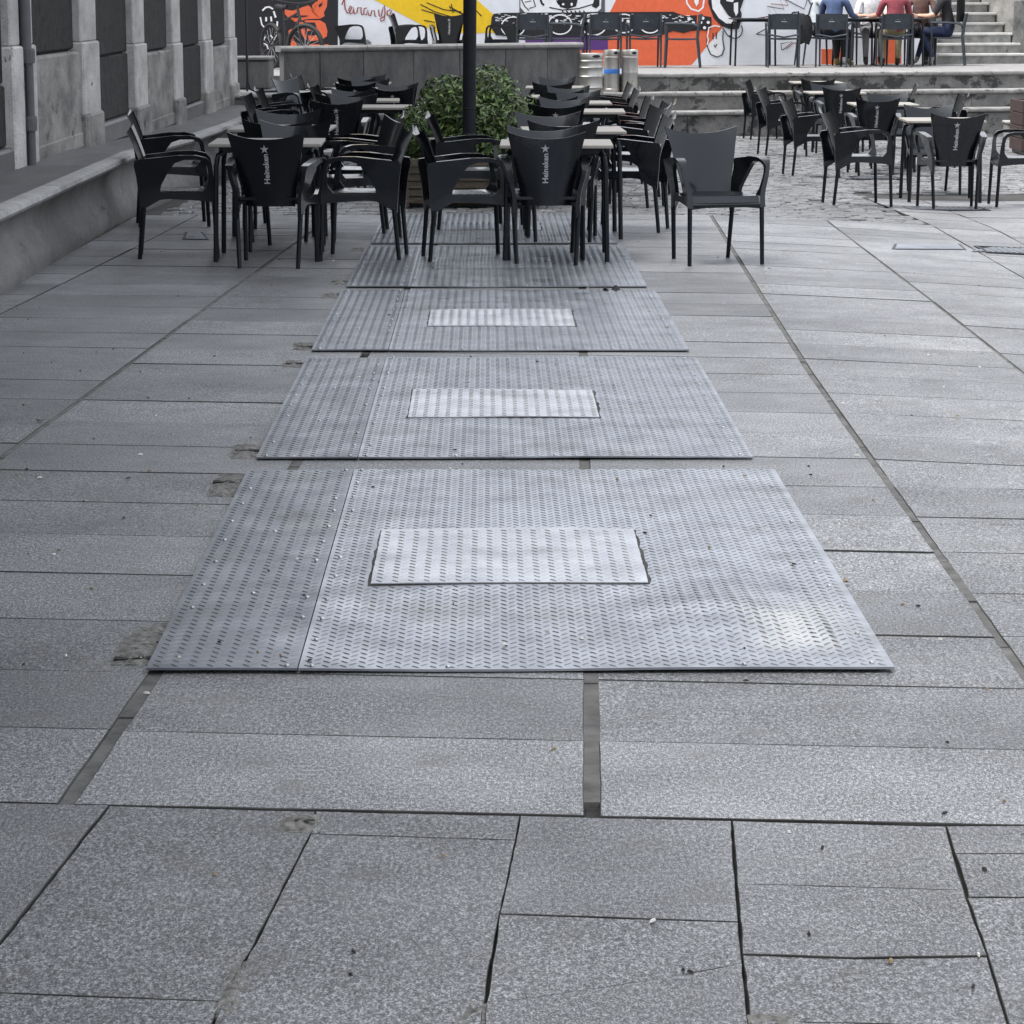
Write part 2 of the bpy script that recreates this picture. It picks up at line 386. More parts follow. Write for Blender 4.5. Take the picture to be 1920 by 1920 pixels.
CJ = [.004, .004, .009, .016, .016, .0105, .007, .004, .004, .004, .004, .004]          # half widths of the long joints
def rowline(k):
    yl, yr = 5.418 + .575 * k, 5.248 + .54 * k
    return (-.1821 * yl, yl), (.2026 * yr, yr)
def rowy(k, x):
    (xa, ya), (xb, yb) = rowline(k)
    return ya + (yb - ya) * (x - xa) / (xb - xa)
def cross(ci, k, jit=0):
    y = rowy(k, 0) + jit
    for _ in range(6):
        x = plin(CL[ci], y); y = rowy(k, x) + jit
    return Vector((x, y))
rj = {}
YMAX = 20.72
for ci in range(11):
    for k in range(0, 36):
        lim = YMAX if ci < 7 else 26.0
        jl = rj.setdefault((ci, k), random.gauss(0, .012) if k else 0); jh = rj.setdefault((ci, k + 1), random.gauss(0, .012))
        q = [cross(ci, k, jl), cross(ci + 1, k, jl), cross(ci + 1, k + 1, jh), cross(ci, k + 1, jh)]
        if min(q[0].y, q[1].y) > lim - .05: continue
        if max(p.x / max(p.y, .1) for p in q) < -.45 or min(p.x / max(p.y, .1) for p in q) > .75: continue
        for p in (q[2], q[3]): p.y = min(p.y, lim)
        hw = lambda i: CJ[i]
        jt = random.choice((.0025, .003, .0035, .0045, .006))
        slab(q, [jt, hw(ci + 1), .002, hw(ci)], M['granite'], random.gauss(0, .0009),
             rgh=(.10, .0022) if k < 7 else None, cham=.0018 if k < 7 else .003)
# mortar in the wide long joints
for ci in range(2, 7):
    mb = MB(); y = 5.42 if ci in (3, 4) else (6.3 if ci == 5 else 8.6); y1 = 20.7
    while y < y1:
        L_ = random.uniform(.3, 1.1); e = min(y + L_, y1)
        if random.random() < .98:
            a, b = plin(CL[ci], y), plin(CL[ci], e); hwid = CJ[ci] + .004; z = -.001 - random.random() * .004
            q_ = [(a - hwid, y), (a + hwid, y), (b + hwid, e), (b - hwid, e)]; mb.hexa([(X_, Y_, gz(X_, Y_) - .02) for X_, Y_ in q_] + [(X_, Y_, gz(X_, Y_) + z) for X_, Y_ in q_])
        y = e + .012
    mb.build('joint_mortar', M['mortar'], pav)
# foreground slabs, surveyed one by one
def G(*pp): return [ground(*p).to_2d() for p in pp]
def ccw(p):
    a = sum(p[i].x * p[(i + 1) % len(p)].y - p[(i + 1) % len(p)].x * p[i].y for i in range(len(p))); return p if a > 0 else list(reversed(p))
FG = [
 [(-1100, 1484), (0, 1505), (205, 1509.5), (-3, 1772), (-1100, 2300)],
 [(205, 1509.5), (592, 1520), (583, 1562), (470, 1783), (416, 1876), (0, 1860), (-70, 1857), (-3, 1772)],
 [(-70, 1857), (0, 1860), (416, 1876), (396, 1925), (330, 2120), (-330, 2120)],
 [(592, 1520), (975, 1529), (967, 1574), (583, 1562)],
 [(583, 1562), (967, 1574), (921, 1797), (470, 1783)],
 [(470, 1783), (921, 1797), (904, 1925), (885, 2120), (330, 2120), (416, 1876)],
 [(975, 1529), (1372, 1538.6), (1385, 1728), (936, 1713)],
 [(936, 1713), (1385, 1728), (1392, 1806), (1250, 1833), (1100, 1855), (911, 1882)],
 [(911, 1882), (1100, 1855), (1250, 1833), (1392, 1806), (1404, 1925), (1420, 2120), (885, 2120)],
 [(1372, 1538.6), (1774, 1549), (1808, 1669), (1381, 1657)],
 [(1381, 1657), (1808, 1669), (1852, 1792), (1600, 1796), (1391, 1789)],
 [(1391, 1789), (1600, 1796), (1852, 1792), (1892, 1925), (1405, 1912)],
 [(1405, 1912), (1892, 1925), (1950, 2120), (1420, 2120)],
 [(1774, 1549), (3200, 1570), (3250, 1630), (1790, 1600)],
 [(1790, 1600), (3250, 1630), (3280, 1712), (1815, 1681)],
 [(1815, 1681), (3280, 1712), (3500, 2120), (1950, 2120), (1892, 1925), (1852, 1792), (1808, 1669)],
]
for i, q in enumerate(FG):
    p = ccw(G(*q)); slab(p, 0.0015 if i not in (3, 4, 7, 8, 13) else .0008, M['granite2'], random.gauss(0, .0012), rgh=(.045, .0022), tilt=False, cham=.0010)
# broken mortar patches beside the plates and at the slab corner
def patch(px, py, name='mortar_patch'):
    p = ccw(G(*zip(px, py))); xa, xb = min(q.x for q in p), max(q.x for q in p); ya, yb = min(q.y for q in p), max(q.y for q in p)
    L_ = []
    for i in range(len(p)):
        q, w_ = p[i], p[(i + 1) % len(p)]; e = (w_ - q).normalized(); L_.append((q, Vector((-e.y, e.x))))
    def f(u, v):
        x, y = lerp(xa, xb, u), lerp(ya, yb, v); d = min((Vector((x, y)) - q).dot(nn) for q, nn in L_)
        return (x, y, .0065 * min(1, max(-1, d / .035)) + random.uniform(-.0045, .0035))
    nu, nv = max(6, int((xb - xa) / .012)), max(5, int((yb - ya) / .02))
    mb = MB(); mb.sheet(f, nu, nv, lambda u, v: (0, 0, -.02)); mb.build(name, M['patch'], pav, True)
def slot(x0, x1, y, h=5, name='broken_slot'):
    a, b = ground(x0, y), ground(x1, y); d = abs(ground(x0, y - h).y - a.y); mb = MB()
    pts = rough_poly([Vector((a.x, a.y)), Vector((b.x, b.y)), Vector((b.x, b.y + d)), Vector((a.x, a.y + d))], .03, .01)
    n = len(pts); mb.add([(q.x, q.y, .0055) for q in pts], [tuple(range(n))]); mb.build(name, M['hole'], pav)
patch((205, 285, 318, 300, 235), (1245, 1246, 1172, 1166, 1190)); slot(212, 280, 1240, 6)
patch((385, 440, 460, 415), (930, 931, 890, 889)); slot(398, 440, 907, 4)
patch((428, 480, 492, 437), (862, 862, 834, 833)); slot(440, 487, 848, 3)
patch((545, 585, 592, 552), (657, 657, 644, 643)); slot(556, 588, 652, 2)
patch((526, 565, 570, 535), (689, 689, 676, 676)); slot(535, 568, 684, 2)
patch((600, 640, 645, 606), (560, 560, 550, 550)); slot(612, 640, 555, 1.6)
patch((616, 650, 653, 622), (535, 535, 525, 525)); slot(622, 650, 530, 1.6)
patch((655, 690, 694, 660), (472, 472, 465, 465)); slot(664, 690, 468, 1.4)
patch((505, 600, 598, 545), (1556, 1560, 1524, 1528)); slot(552, 590, 1545, 4)
patch((405, 455, 470, 420), (1900, 1905, 1800, 1850)); patch((850, 900, 915, 890), (1915, 1925, 1880, 1878))
patch((1404, 1470, 1500, 1408), (1920, 1922, 1908, 1900))

# ------------------------------------------------------------------ granite setts
cob = tag(empty('cobbled_square'), kind='structure')
vari = []
for k in range(6):
    a, b = .052 + random.uniform(-.004, .008), .045 + random.uniform(-.004, .005)
    vs = []
    for (ss, z) in ((1, -.03), (1, -.006), (.78, random.uniform(-.001, .003))):
        for sx, sy in ((-1, -1), (1, -1), (1, 1), (-1, 1)): vs.append((sx * a * ss + random.uniform(-.004, .004), sy * b * ss + random.uniform(-.004, .004), z + random.uniform(-.0015, .0015)))
    fs = [(i, (i + 1) % 4, 4 + (i + 1) % 4, 4 + i) for i in range(4)] + [(4 + i, 4 + (i + 1) % 4, 8 + (i + 1) % 4, 8 + i) for i in range(4)] + [(8, 9, 10, 11)]
    mb = MB(); mb.add(vs, fs); me = bpy.data.meshes.new('sett'); me.from_pydata(mb.v, [], mb.f); me.materials.append(M['cobble']); vari.append((me, mb))
def sett_ok(x, y):
    if x < -2.62: return False
    if y < 26.0 and x > plin(CL[7], y) - .04: return False
    return True
far = MB(); cnt = 0; row = 0; y = 20.79
while y < 38.3:
    x = -2.6 + random.uniform(0, .06)
    while x < 11.5:
        x += .116 + random.uniform(-.006, .012)
        yy = y + random.gauss(0, .006) + .02 * math.sin(x * 1.7)
        if not sett_ok(x, yy): continue
        if abs((x - .3) / yy) > .45: continue
        me, mbv = random.choice(vari); rz = random.gauss(0, .07); z = gz(x, yy) + random.gauss(-.001, .004)
        vis = (x > 1.05)
        if cnt < 300 and vis:
            o = link('sett', me, cob); o.location = (x, yy, z); o.rotation_euler = (random.gauss(0, .02), random.gauss(0, .02), rz); cnt += 1
        else:
            Mr = Matrix.Rotation(rz, 3, 'Z'); far.add([Vector((x, yy, z)) + Mr @ Vector(v) for v in mbv.v], mbv.f)
    y += .104
tag(far.build('setts', M['cobble'], cob), kind='stuff')

# ------------------------------------------------------------------ drain grates and covers in the paving
def grate(px0, px1, py0, py1, label, nb=9):
    a, b = ground(px0, py1), ground(px1, py1); c = ground((px0 + px1) / 2, py0)
    wd, dp = b.x - a.x, max(.25, min(.5, c.y - a.y)); z = a.z
    e = empty('drain_grate', ((a.x + b.x) / 2, a.y + dp / 2, gz((a.x + b.x) / 2, a.y + dp / 2) + .002)); c0 = e.location; e.rotation_euler = (-math.atan((gz(c0.x, c0.y - .2) - gz(c0.x, c0.y + .2)) / .4), math.atan((gz(c0.x - .2, c0.y) - gz(c0.x + .2, c0.y)) / .4), 0)
    fr = MB(); fr.box((0, -dp / 2 + .012, .003), (wd, .024, .012)); fr.box((0, dp / 2 - .012, .003), (wd, .024, .012))
    fr.box((-wd / 2 + .012, 0, .0035), (.024, dp - .05, .012)); fr.box((wd / 2 - .012, 0, .0035), (.024, dp - .05, .012)); fr.build('frame', M['iron'], e)
    MB().box((0, 0, .001), (wd - .04, dp - .04, .004)).build('sump', M['hole'], e)
    for i in range(nb):
        x = -wd / 2 + wd * (i + .7) / (nb + .4)
        MB().box((x, 0, .006), (.022, dp - .052, .007), rz=-.5).build('bar', M['plate'], e)
    tag(e, label, 'drain grate', 'drain grates'); return e
grate(1705, 1850, 383, 393, 'cast iron drain grate under the nearest table on the right', 14)
grate(1850, 2000, 462, 475, 'cast iron drain grate at the right edge of the picture', 14)
grate(1600, 1690, 329, 337, 'narrow drain grate among the setts behind the right hand chairs', 10)
def cover(px0, px1, py0, py1, label):
    q = ccw(G((px0, py1), (px1, py1 + 1), (px1 - 12, py0), (px0 + 5, py0))); c = sum(q, Vector((0, 0))) / 4
    e = empty('access_cover', (c.x, c.y, gz(c.x, c.y))); q = [p - c for p in q]; e.rotation_euler = (0, math.atan((gz(c.x - .2, c.y) - gz(c.x + .2, c.y)) / .4), 0)
    for nm, d, z, m_ in (('rim', 0, .004, 'iron'), ('lid', .02, .0065, 'plate')):
        p = inset(q, d); MB().prism([tuple(v) for v in p], -.01, z).build(nm, M[m_], e)
    tag(e, label, 'cover', 'access covers')
cover(1672, 1812, 458, 468, 'flat grey access cover set in the paving on the right')
cover(342, 392, 436, 449, 'small steel access cover near the chairs by the stone bench')
# ================================================================== CHEQUER PLATES
def plate(x0, x1, y0, y1, seam, hx0, hx1, hy0, hy1, label, warp=0.0, bars=True, hm='hatch', pm='plate'):
    e = empty('chequer_plate', ((x0 + x1) / 2, y0, 0)); cx = (x0 + x1) / 2
    ph = random.uniform(0, 6)
    def zf(x, y):
        u, v = (x - x0) / (x1 - x0), (y - y0) / (y1 - y0)
        z = .013 + .0022 * math.sin(3.1 * u * 2 + ph) * math.sin(2.4 * v * 2 + ph * .7) + .0012 * math.sin(11 * u + 5 * v)
        z += warp * sstep(0, .12, v) * sstep(0, .05, 1 - u) * (.026 * math.exp(-((u - .80) / .09) ** 2 - ((v - .20) / .10) ** 2) + .012 * math.exp(-((u - .93) / .03) ** 2 - ((v - .12) / .10) ** 2)
                     - .008 * math.exp(-((u - .90) / .04) ** 2 - ((v - .27) / .2) ** 2) + .010 * math.exp(-((u - .5) / .3) ** 2 - ((v - .42) / .25) ** 2))
        return max(.010, z)
    def panel(a, b, nm, mt):
        nx, ny = max(3, int((b - a) / .045)), max(4, int((y1 - y0) / .06))
        mb = MB(); mb.sheet(lambda u, v: (lerp(a, b, u) - cx, v * (y1 - y0), zf(lerp(a, b, u), lerp(y0, y1, v))), nx, ny, lambda u, v: (0, 0, -.006))
        return mb.build(nm, M[mt], e, smooth=True)
    def barset(a, b, ya, yb, zfun, mat, nm, skip=None, p=.0444, hgt=.0019):
        mb = MB(); j = 0
        y = ya + p * .5
        while y < yb - p * .3:
            x = a + p * .5; i = 0
            while x < b - p * .3:
                for s in (0, 1):
                    xx, yy = x + (p * .5 if s else 0), y + (p * .5 if s else 0)
                    if xx > b - .008 or yy > yb - .008 or (skip and skip[0] - .012 < xx < skip[1] + .012 and skip[2] - .012 < yy < skip[3] + .012): continue
                    an = math.radians(48 if s else -48); c_, s_ = math.cos(an), math.sin(an); L2, w2 = .0180, .0040
                    base = [(-L2, 0), (0, -w2), (L2, 0), (0, w2)]; z = zfun(xx, yy)
                    vs = [(xx + q[0] * c_ - q[1] * s_ - cx, yy + q[0] * s_ + q[1] * c_ - y0, z - .0006) for q in base]
                    vs += [(xx + q * c_ - cx, yy + q * s_ - y0, z + hgt) for q in (-L2 * .45, L2 * .45)]
                    mb.add(vs, [(0, 1, 4), (1, 2, 5), (1, 5, 4), (2, 3, 5), (3, 0, 4), (3, 4, 5)])
                x += p; i += 1
            y += p; j += 1
        o = mb.build(nm, mat, e); tag(o, kind='stuff'); return o
    panel(x0, seam - .0015, 'side_panel', 'plate_dark'); panel(seam + .0015, x1, 'main_panel', pm)
    hz = lambda x, y: zf(x, y) + .0045 + .0016 * math.sin(7 * x + 3 * y) + .0015 * math.sin(11 * y)
    mb = MB(); mb.sheet(lambda u, v: (lerp(hx0, hx1, u) + random.uniform(-.0012, .0012) * (u in (0, 1)) - cx, lerp(hy0, hy1, v) + random.uniform(-.001, .001) * (v in (0, 1)) - y0, hz(lerp(hx0, hx1, u), lerp(hy0, hy1, v))), 22, 22, lambda u, v: (0, 0, -.003))
    h = mb.build('hatch', M[hm], e, smooth=True)
    g_ = MB(); gw = .009; ring_o, ring_i = [], []
    for k in range(48):
        tt_ = k / 48 * 4; sd, fr_ = int(tt_), tt_ - int(tt_)
        q0 = [(hx0, hy0), (hx1, hy0), (hx1, hy1), (hx0, hy1)]; (ax, ay), (bx, by) = q0[sd], q0[(sd + 1) % 4]
        X_, Y_ = lerp(ax, bx, fr_), lerp(ay, by, fr_); mx, my = (hx0 + hx1) / 2, (hy0 + hy1) / 2
        wdt = gw * random.uniform(.3, 1.6) * (1.15 if sd == 1 else .8)
        sx_, sy_ = (1 if X_ > mx else -1) * (abs(X_ - mx) > (hx1 - hx0) * .499), (1 if Y_ > my else -1) * (abs(Y_ - my) > (hy1 - hy0) * .499)
        ring_i.append((X_ - sx_ * .003, Y_ - sy_ * .003)); ring_o.append((X_ + sx_ * wdt, Y_ + sy_ * wdt))
    g_.add([(X_ - cx, Y_ - y0, zf(X_, Y_) + .0011) for X_, Y_ in ring_i + ring_o], [(k, (k + 1) % 48, 48 + (k + 1) % 48, 48 + k) for k in range(48)])
    g_.build('edge_grime', M['grime'], e)
    if bars:
        barset(x0, seam, y0, y1, zf, M['tread'], 'tread_bars'); barset(seam, x1, y0, y1, zf, M['tread'], 'tread_bars', (hx0, hx1, hy0, hy1))
        ob = barset(hx0, hx1, hy0, hy1, hz, M[hm], 'tread_bars', hgt=.0021); ob.parent = h
    bl = MB(); bl.lathe([(.0065, 0), (.0065, .002), (.0045, .0045), (.0, .005)], 8); bme = None
    spots = [(x0 + .04, y0 + .02 + i * (y1 - y0 - .04) / 9) for i in range(10)] + [(seam - .03, y0 + .02 + i * (y1 - y0 - .04) / 11) for i in range(12)] + \
            [(seam + .03, y0 + .02 + i * (y1 - y0 - .04) / 11) for i in range(12)] + [(x1 - .05, y0 + .04 + i * (y1 - y0 - .1) / 9) for i in range(10)] + \
            [(lerp(seam, x1, k / 4), y0 + .022) for k in range(1, 4)] + [(lerp(x0, seam, .5), lerp(y0, y1, k)) for k in (.3, .62)]
    for (x, y) in spots:
        if random.random() < .25: continue
        y += random.uniform(-.03, .03) if y0 + .1 < y < y1 - .1 else 0
        x += random.uniform(-.006, .006)
        if bme is None: o = bl.build('bolt', M['bolt'], e, smooth=True); bme = o.data
        else: o = link('bolt', bme, e)
        o.location = (x - cx, y - y0, zf(x, y) + .0005)
    return tag(e, label, 'steel plate', 'chequer plates in the paving')
plate(-.845, .998, 6.506, 9.36, -.472, -.332, .444, 7.446, 8.236, 'nearest dented steel chequer plate with a raised bare hatch', 1.0, pm='plate_sheen')
plate(-.836, .948, 9.63, 12.36, -.472, -.318, .432, 10.534, 11.305, 'second steel chequer plate from the front with a pale hatch', .25)
plate(-.83, .935, 12.63, 15.245, -.47, -.305, .43, 13.53, 14.255, 'third steel chequer plate from the front, clear of the chairs', .2)
plate(-.812, .90, 15.46, 17.97, -.465, -.335, .385, 16.45, 17.15, 'fourth steel chequer plate, under the nearest central chairs', .1, hm='plate')
plate(-.79, .86, 18.22, 20.67, -.46, -.33, .37, 19.2, 19.9, 'farthest steel chequer plate, in front of the planter', .1, hm='plate')
# ================================================================== LEFT BUILDING AND ITS STONE BENCH
def extrude_y(mb, prof, ya, yb, zsh=None):
    """profile [(x,z)] run along Y; follows the fall of the ground"""
    za, zb = (gz(-2.7, ya), gz(-2.7, yb)); n = len(prof)
    vs = [(x, ya, z + za) for x, z in prof] + [(x, yb, z + zb) for x, z in prof]
    mb.add(vs, [tuple(range(n)), tuple(reversed(range(n, 2 * n)))] + [(i, n + i, n + (i + 1) % n, (i + 1) % n) for i in range(n)])
be = empty('stone_bench', (0, 0, 0))
front = [(-2.72, -.03), (-2.70, .05), (-2.715, .12), (-2.76, .20), (-2.785, .28), (-2.775, .35), (-2.73, .41), (-2.69, .425), (-3.2, .425), (-3.2, -.03)]
nose = [(-2.70, .428), (-2.655, .43), (-2.638, .452), (-2.645, .477), (-2.675, .485), (-2.76, .485), (-2.76, .43)]
seatp = [(-2.763, .43), (-2.763, .483), (-3.24, .487), (-3.24, .43)]
ycuts = [-5.9, -4, -2, 0, 2, 3.9, 5.8, 7.7, 9.5, 11.2, 13.1, 15.0, 16.9, 18.9, 20.7, 22.6, 24.5, 26.4, 28.5, 30.4, 32.3, 34.2]
for ya, yb in zip(ycuts, ycuts[1:]):
    m_ = MB(); extrude_y(m_, front, ya, yb - .003); m_.build('front_block', M['bench_front'], be, smooth=True)
    m_ = MB(); extrude_y(m_, nose, ya + .004, yb - .006); m_.build('nosing', M['nose'], be, smooth=True)
    m_ = MB(); extrude_y(m_, seatp, ya, yb - .004); m_.build('seat_slab', M['bench'], be)
tag(be, 'long stone bench with rounded nosing along the foot of the old building', 'bench')

bu = empty('old_stone_building', (0, 0, 0)); WX = -3.2
PIL = [(-3.4, -2.6), (-.3, .5), (2.9, 3.7), (6.0, 6.8), (9.1, 9.9), (12.2, 13.0), (15.35, 16.1), (18.5, 18.86), (19.08, 19.4), (21.7, 22.55), (24.9, 25.7), (28.0, 28.7), (31.0, 31.85), (34.1, 34.9)]
MB().box((-5.25, 14.5, 4.4), (3.9, 41.0, 9.4)).build('wall_core', M['stone_dark'], bu)          # front face at x=-3.40
for a, b in PIL:
    g = gz(-3, a); zt = 1.30 + g; mid = (a + b) / 2
    MB().bbox((WX - .15, mid, (zt + 9) / 2), (.30, b - a, 9 - zt), .012).build('pilaster', M['stone_light'], bu)
    MB().bbox((WX - .15, mid, (zt + .40) / 2 + .0), (.34, b - a + .05, zt - .40), .014).build('pilaster_base', M['stone_light'], bu)
    if b - a > .5: MB().bbox((WX - .14, mid, .57 + g), (.37, b - a + .09, .34), .02).build('pilaster_foot', M['plinth'], bu)
BAYS = [(-5.9, -3.4, 1), (-2.6, -.3, 0), (.5, 2.9, 1), (3.7, 6.0, 0), (6.8, 9.1, 1), (9.9, 12.2, 1), (13.0, 15.35, 0), (16.1, 18.5, 1), (19.4, 21.7, 0), (22.55, 24.9, 1), (25.7, 28.0, 0), (28.7, 31.0, 1), (31.85, 34.1, 0)]
for a, b, full in BAYS:
    g = gz(-3, a); z = .47 + g
    if not full:
        MB().bbox((WX - .135, (a + b) / 2, z + .36), (.26, b - a - .02, .76), .02).build('dado_block', M['plinth'], bu)
        MB().bbox((WX - .13, (a + b) / 2, z + .05), (.27, b - a - .012, .14), .02).build('dado_foot', M['plinth'], bu)
        z += .75
    else:
        MB().bbox((WX - .13, (a + b) / 2, z + .07), (.27, b - a - .012, .18), .02).build('sill_block', M['bench'], bu); z += .16
    zz = z; i = 0
    while zz < 8.9:
        hh = min(random.choice((.42, .55, .62)), 8.95 - zz); n = 1 if i % 2 == 0 else 2; yy = a + .005
        for k in range(n):
            ln = (b - a - .01) / n
            MB().bbox((WX - .10 + random.uniform(-.014, .014), yy + ln / 2, zz + hh / 2), (.10, ln - .012, hh - .014), .012).build('stone_block', M['stone_dark'], bu); yy += ln
        zz += hh; i += 1
MB().box((-5.1, 14.5, 9.25), (4.3, 41.4, .3)).build('cornice', M['stone_light'], bu)
dp_ = MB(); dp_.tube([(WX + .02, 18.97, 9), (WX + .02, 18.97, 1.25), (WX + .04, 18.97, 1.15), (WX + .04, 18.97, .48)], [.042, .042, .03, .03], 10); dp = dp_.build('drainpipe', M['p_grey'], bu, smooth=True)
for z in (1.18, .72): MB().lathe([(.048, 0), (.05, .03), (.05, .08), (.046, .1)], 12, (WX + .035, 18.97, z)).build('pipe_collar', M['p_grey'], bu)
tag(bu, 'old stone building with dark bays between pale pilasters on the left', 'building')

# ================================================================== STEPS, TERRACE, WALL WITH MURAL  (turned about 15 degrees)
RA = math.radians(15); SU = Vector((math.cos(RA), math.sin(RA), 0)); SV = Vector((-math.sin(RA), math.cos(RA), 0)); SO = Vector((2.53, 38.45, 0))
ZG, ZT, RIS, TRD = -.215, .547, .254, .36
def S(u, v, z): return SO + SU * u + SV * v + Vector((0, 0, z))
def sbox(mb, u0, u1, v0, v1, z0, z1):
    return mb.hexa([S(u0, v0, z0), S(u1, v0, z0), S(u1, v1, z0), S(u0, v1, z0), S(u0, v0, z1), S(u1, v0, z1), S(u1, v1, z1), S(u0, v1, z1)])
def sround(mb, u0, u1, prof):
    n = len(prof); vs = [S(u0, v, z) for v, z in prof] + [S(u1, v, z) for v, z in prof]
    mb.add(vs, [tuple(reversed(range(n))), tuple(range(n, 2 * n))] + [(i, (i + 1) % n, n + (i + 1) % n, n + i) for i in range(n)])
ste = empty('stone_steps', tuple(S(3, 0, ZG)))
ste.rotation_euler = (0, 0, 0); base_off = Vector(ste.location)
def loc(mb, name, mat, par, off, smooth=False):
    mb.v = [tuple(Vector(v) - off) for v in mb.v]; return mb.build(name, mat, par, smooth)
for i in range(3):
    z0 = ZG + i * RIS; z1 = z0 + RIS; v0 = i * TRD
    u = -1.25 if i else -1.2
    while u < 9.5:
        ln = random.uniform(1.15, 1.6); ue = min(u + ln, 9.6)
        loc(sbox(MB(), u + .003, ue - .003, v0 + .03 + random.uniform(-.006, .006), v0 + .40, z0 - .2, z1 - .07), 'riser_block', M['riser'], ste, base_off)
        u = ue
    u = -1.22
    while u < 9.5:
        ln = random.uniform(1.3, 1.9); ue = min(u + ln, 9.6); e = random.uniform(-.006, .006)
        t_ = MB(); sround(t_, u + .003, ue - .003, [(v0 + .42, z1 - .068), (v0 + .02 + e, z1 - .068), (v0 - .012 + e, z1 - .052), (v0 - .018 + e, z1 - .03), (v0 - .008 + e, z1 - .008), (v0 + .015 + e, z1), (v0 + .42, z1)])
        loc(t_, 'tread_slab', M['step'], ste, base_off, True); u = ue
tag(ste, 'three broad stained stone steps up to the terrace', 'steps')
tr = MB(); sbox(tr, -7.5, 14, 2 * TRD + .421, 14, ZG - .3, ZT - .003); tag(tr.build('terrace', M['cop']), kind='structure')

pw = empty('low_stone_wall', tuple(S(-3, 0, ZG))); po = Vector(pw.location)
u = -5.45; zt_ = lambda u: plin([(-5.5, .885), (-1.25, .92)], u)
edges = [-5.45, -4.95, -4.35, -3.65, -3.0, -2.35, -1.75, -1.28]
for a, b in zip(edges, edges[1:]):
    mb = MB(); d_ = random.uniform(-.008, .008)
    mb.hexa([S(a + .004, .1 + d_, ZG - .05), S(b - .004, .1 + d_, ZG - .05), S(b - .004, .42, ZG - .05), S(a + .004, .42, ZG - .05), S(a + .004, .1 + d_, zt_(a)), S(b - .004, .1 + d_, zt_(b)), S(b - .004, .42, zt_(b)), S(a + .004, .42, zt_(a))])
    loc(mb, 'wall_block', M['wallstone'], pw, po)
ce = [-5.5, -4.3, -3.05, -2.1, -1.24]
for a, b in zip(ce, ce[1:]):
    za, zb = zt_(a) + .002, zt_(b) + .002; mb = MB(); pr = [(.46, 0), (.07, 0), (.05, .02), (.05, .05), (.075, .075), (.46, .075)]; n = len(pr)
    mb.add([S(a + .004, v, za + z) for v, z in pr] + [S(b - .004, v, zb + z) for v, z in pr], [tuple(reversed(range(n))), tuple(range(n, 2 * n))] + [(i, (i + 1) % n, n + (i + 1) % n, n + i) for i in range(n)])
    loc(mb, 'coping_stone', M['cop'], pw, po, True)
tag(pw, 'low grey stone wall with coping between the left chairs and the terrace', 'wall')
# landing between the bench and the low wall
ld = empty('stone_landing', (-2.75, 35.5, 0))
MB().bbox((0, 0, .03), (1.5, 2.5, .70), .02).build('block', M['bench_front'], ld); MB().bbox((.05, -.05, .405), (1.56, 2.5, .05), .015).build('top_slab', M['nose'], ld)
MB().bbox((-.42, .8, .62), (.62, .8, .36), .015).build('upper_block', M['wallstone'], ld); MB().bbox((-.42, .78, .83), (.66, .85, .04), .012).build('upper_slab', M['cop'], ld)
tag(ld, 'stepped stone landing where the bench meets the low wall', 'landing')
hr = empty('handrail', (-3.02, 34.6, .43))
MB().tube([(-.02, 0, 2.6), (-.01, 0, .5), (0, 0, .14), (.03, 0, .05), (.10, 0, .02), (.55, .3, .02)], .016, 8).build('rail', M['iron'], hr, True)
MB().tube([(-.02, .05, .02), (-.02, .05, 2.5)], .012, 8).build('bracket', M['iron'], hr, True)
tag(hr, 'thin dark rail bent down the corner of the old building', 'handrail')

# ---- the painted wall
VM = 5.1; MO = S(0, VM, 0); MN = -SV
def mu(px, py, lay=0):
    p = at_plane(px, py, MO - SV * (.003 * lay), MN); return p
mw = empty('mural_wall', tuple(S(-1, VM, ZT))); mo = Vector(mw.location)
mb = MB(); uR = (mu(1752, 60) - MO).dot(SU)
sbox(mb, -7.2, uR, VM, VM + .3, ZT - .3, 4.2); loc(mb, 'wall', M['white'], mw, mo)
mb = MB(); sbox(mb, -7.3, uR + .05, VM - .04, VM + .36, 4.2, 4.3); loc(mb, 'coping', M['cop'], mw, mo)
def poly(pts, mat, lay=1):
    mb = MB(); P = [mu(x, min(y, 127), lay) for x, y in pts]; Pb = [p + SV * .0025 for p in P]; n = len(P)
    # triangulate through bmesh so concave outlines stay right
    bm = bmesh.new(); vs = [bm.verts.new(p) for p in P]; f = bm.faces.new(vs)
    bmesh.ops.triangulate(bm, faces=[f]); bm.verts.index_update()
    fs = [tuple(v.index for v in f.verts) for f in bm.faces]; bm.free()
    mb.add(P + Pb, fs + [(i, (i + 1) % n, n + (i + 1) % n, n + i) for i in range(n)]); loc(mb, 'painted_shape', M[mat], mw, mo)
def stroke(pts, wpx, mat, lay=3, closed=False, nm='painted_line'):
    P = [Vector((x, y, 0)) for x, y in pts]; mb = MB(); n = len(P); L = []; R_ = []
    for i, p in enumerate(P):
        a = P[i - 1] if (i or closed) else p; b = P[(i + 1) % n] if (i < n - 1 or closed) else p
        t = (b - a); t = t.normalized() if t.length > 1e-6 else Vector((1, 0, 0)); nn = Vector((-t.y, t.x, 0)) * wpx / 2
        L.append(p + nn); R_.append(p - nn)
    vs = [mu(q.x, min(q.y, 127), lay) for q in L] + [mu(q.x, min(q.y, 127), lay) for q in R_]
    k = n if closed else n - 1
    mb.add(vs, [(i, (i + 1) % n, n + (i + 1) % n, n + i) for i in range(k)]); loc(mb, nm, M[mat], mw, mo)
def ell(cx, cy, rx, ry, n=22, a0=0, a1=360): return [(cx + rx * math.cos(math.radians(a0 + (a1 - a0) * i / n)), cy + ry * math.sin(math.radians(a0 + (a1 - a0) * i / n))) for i in range(n + (a1 - a0 < 360))]
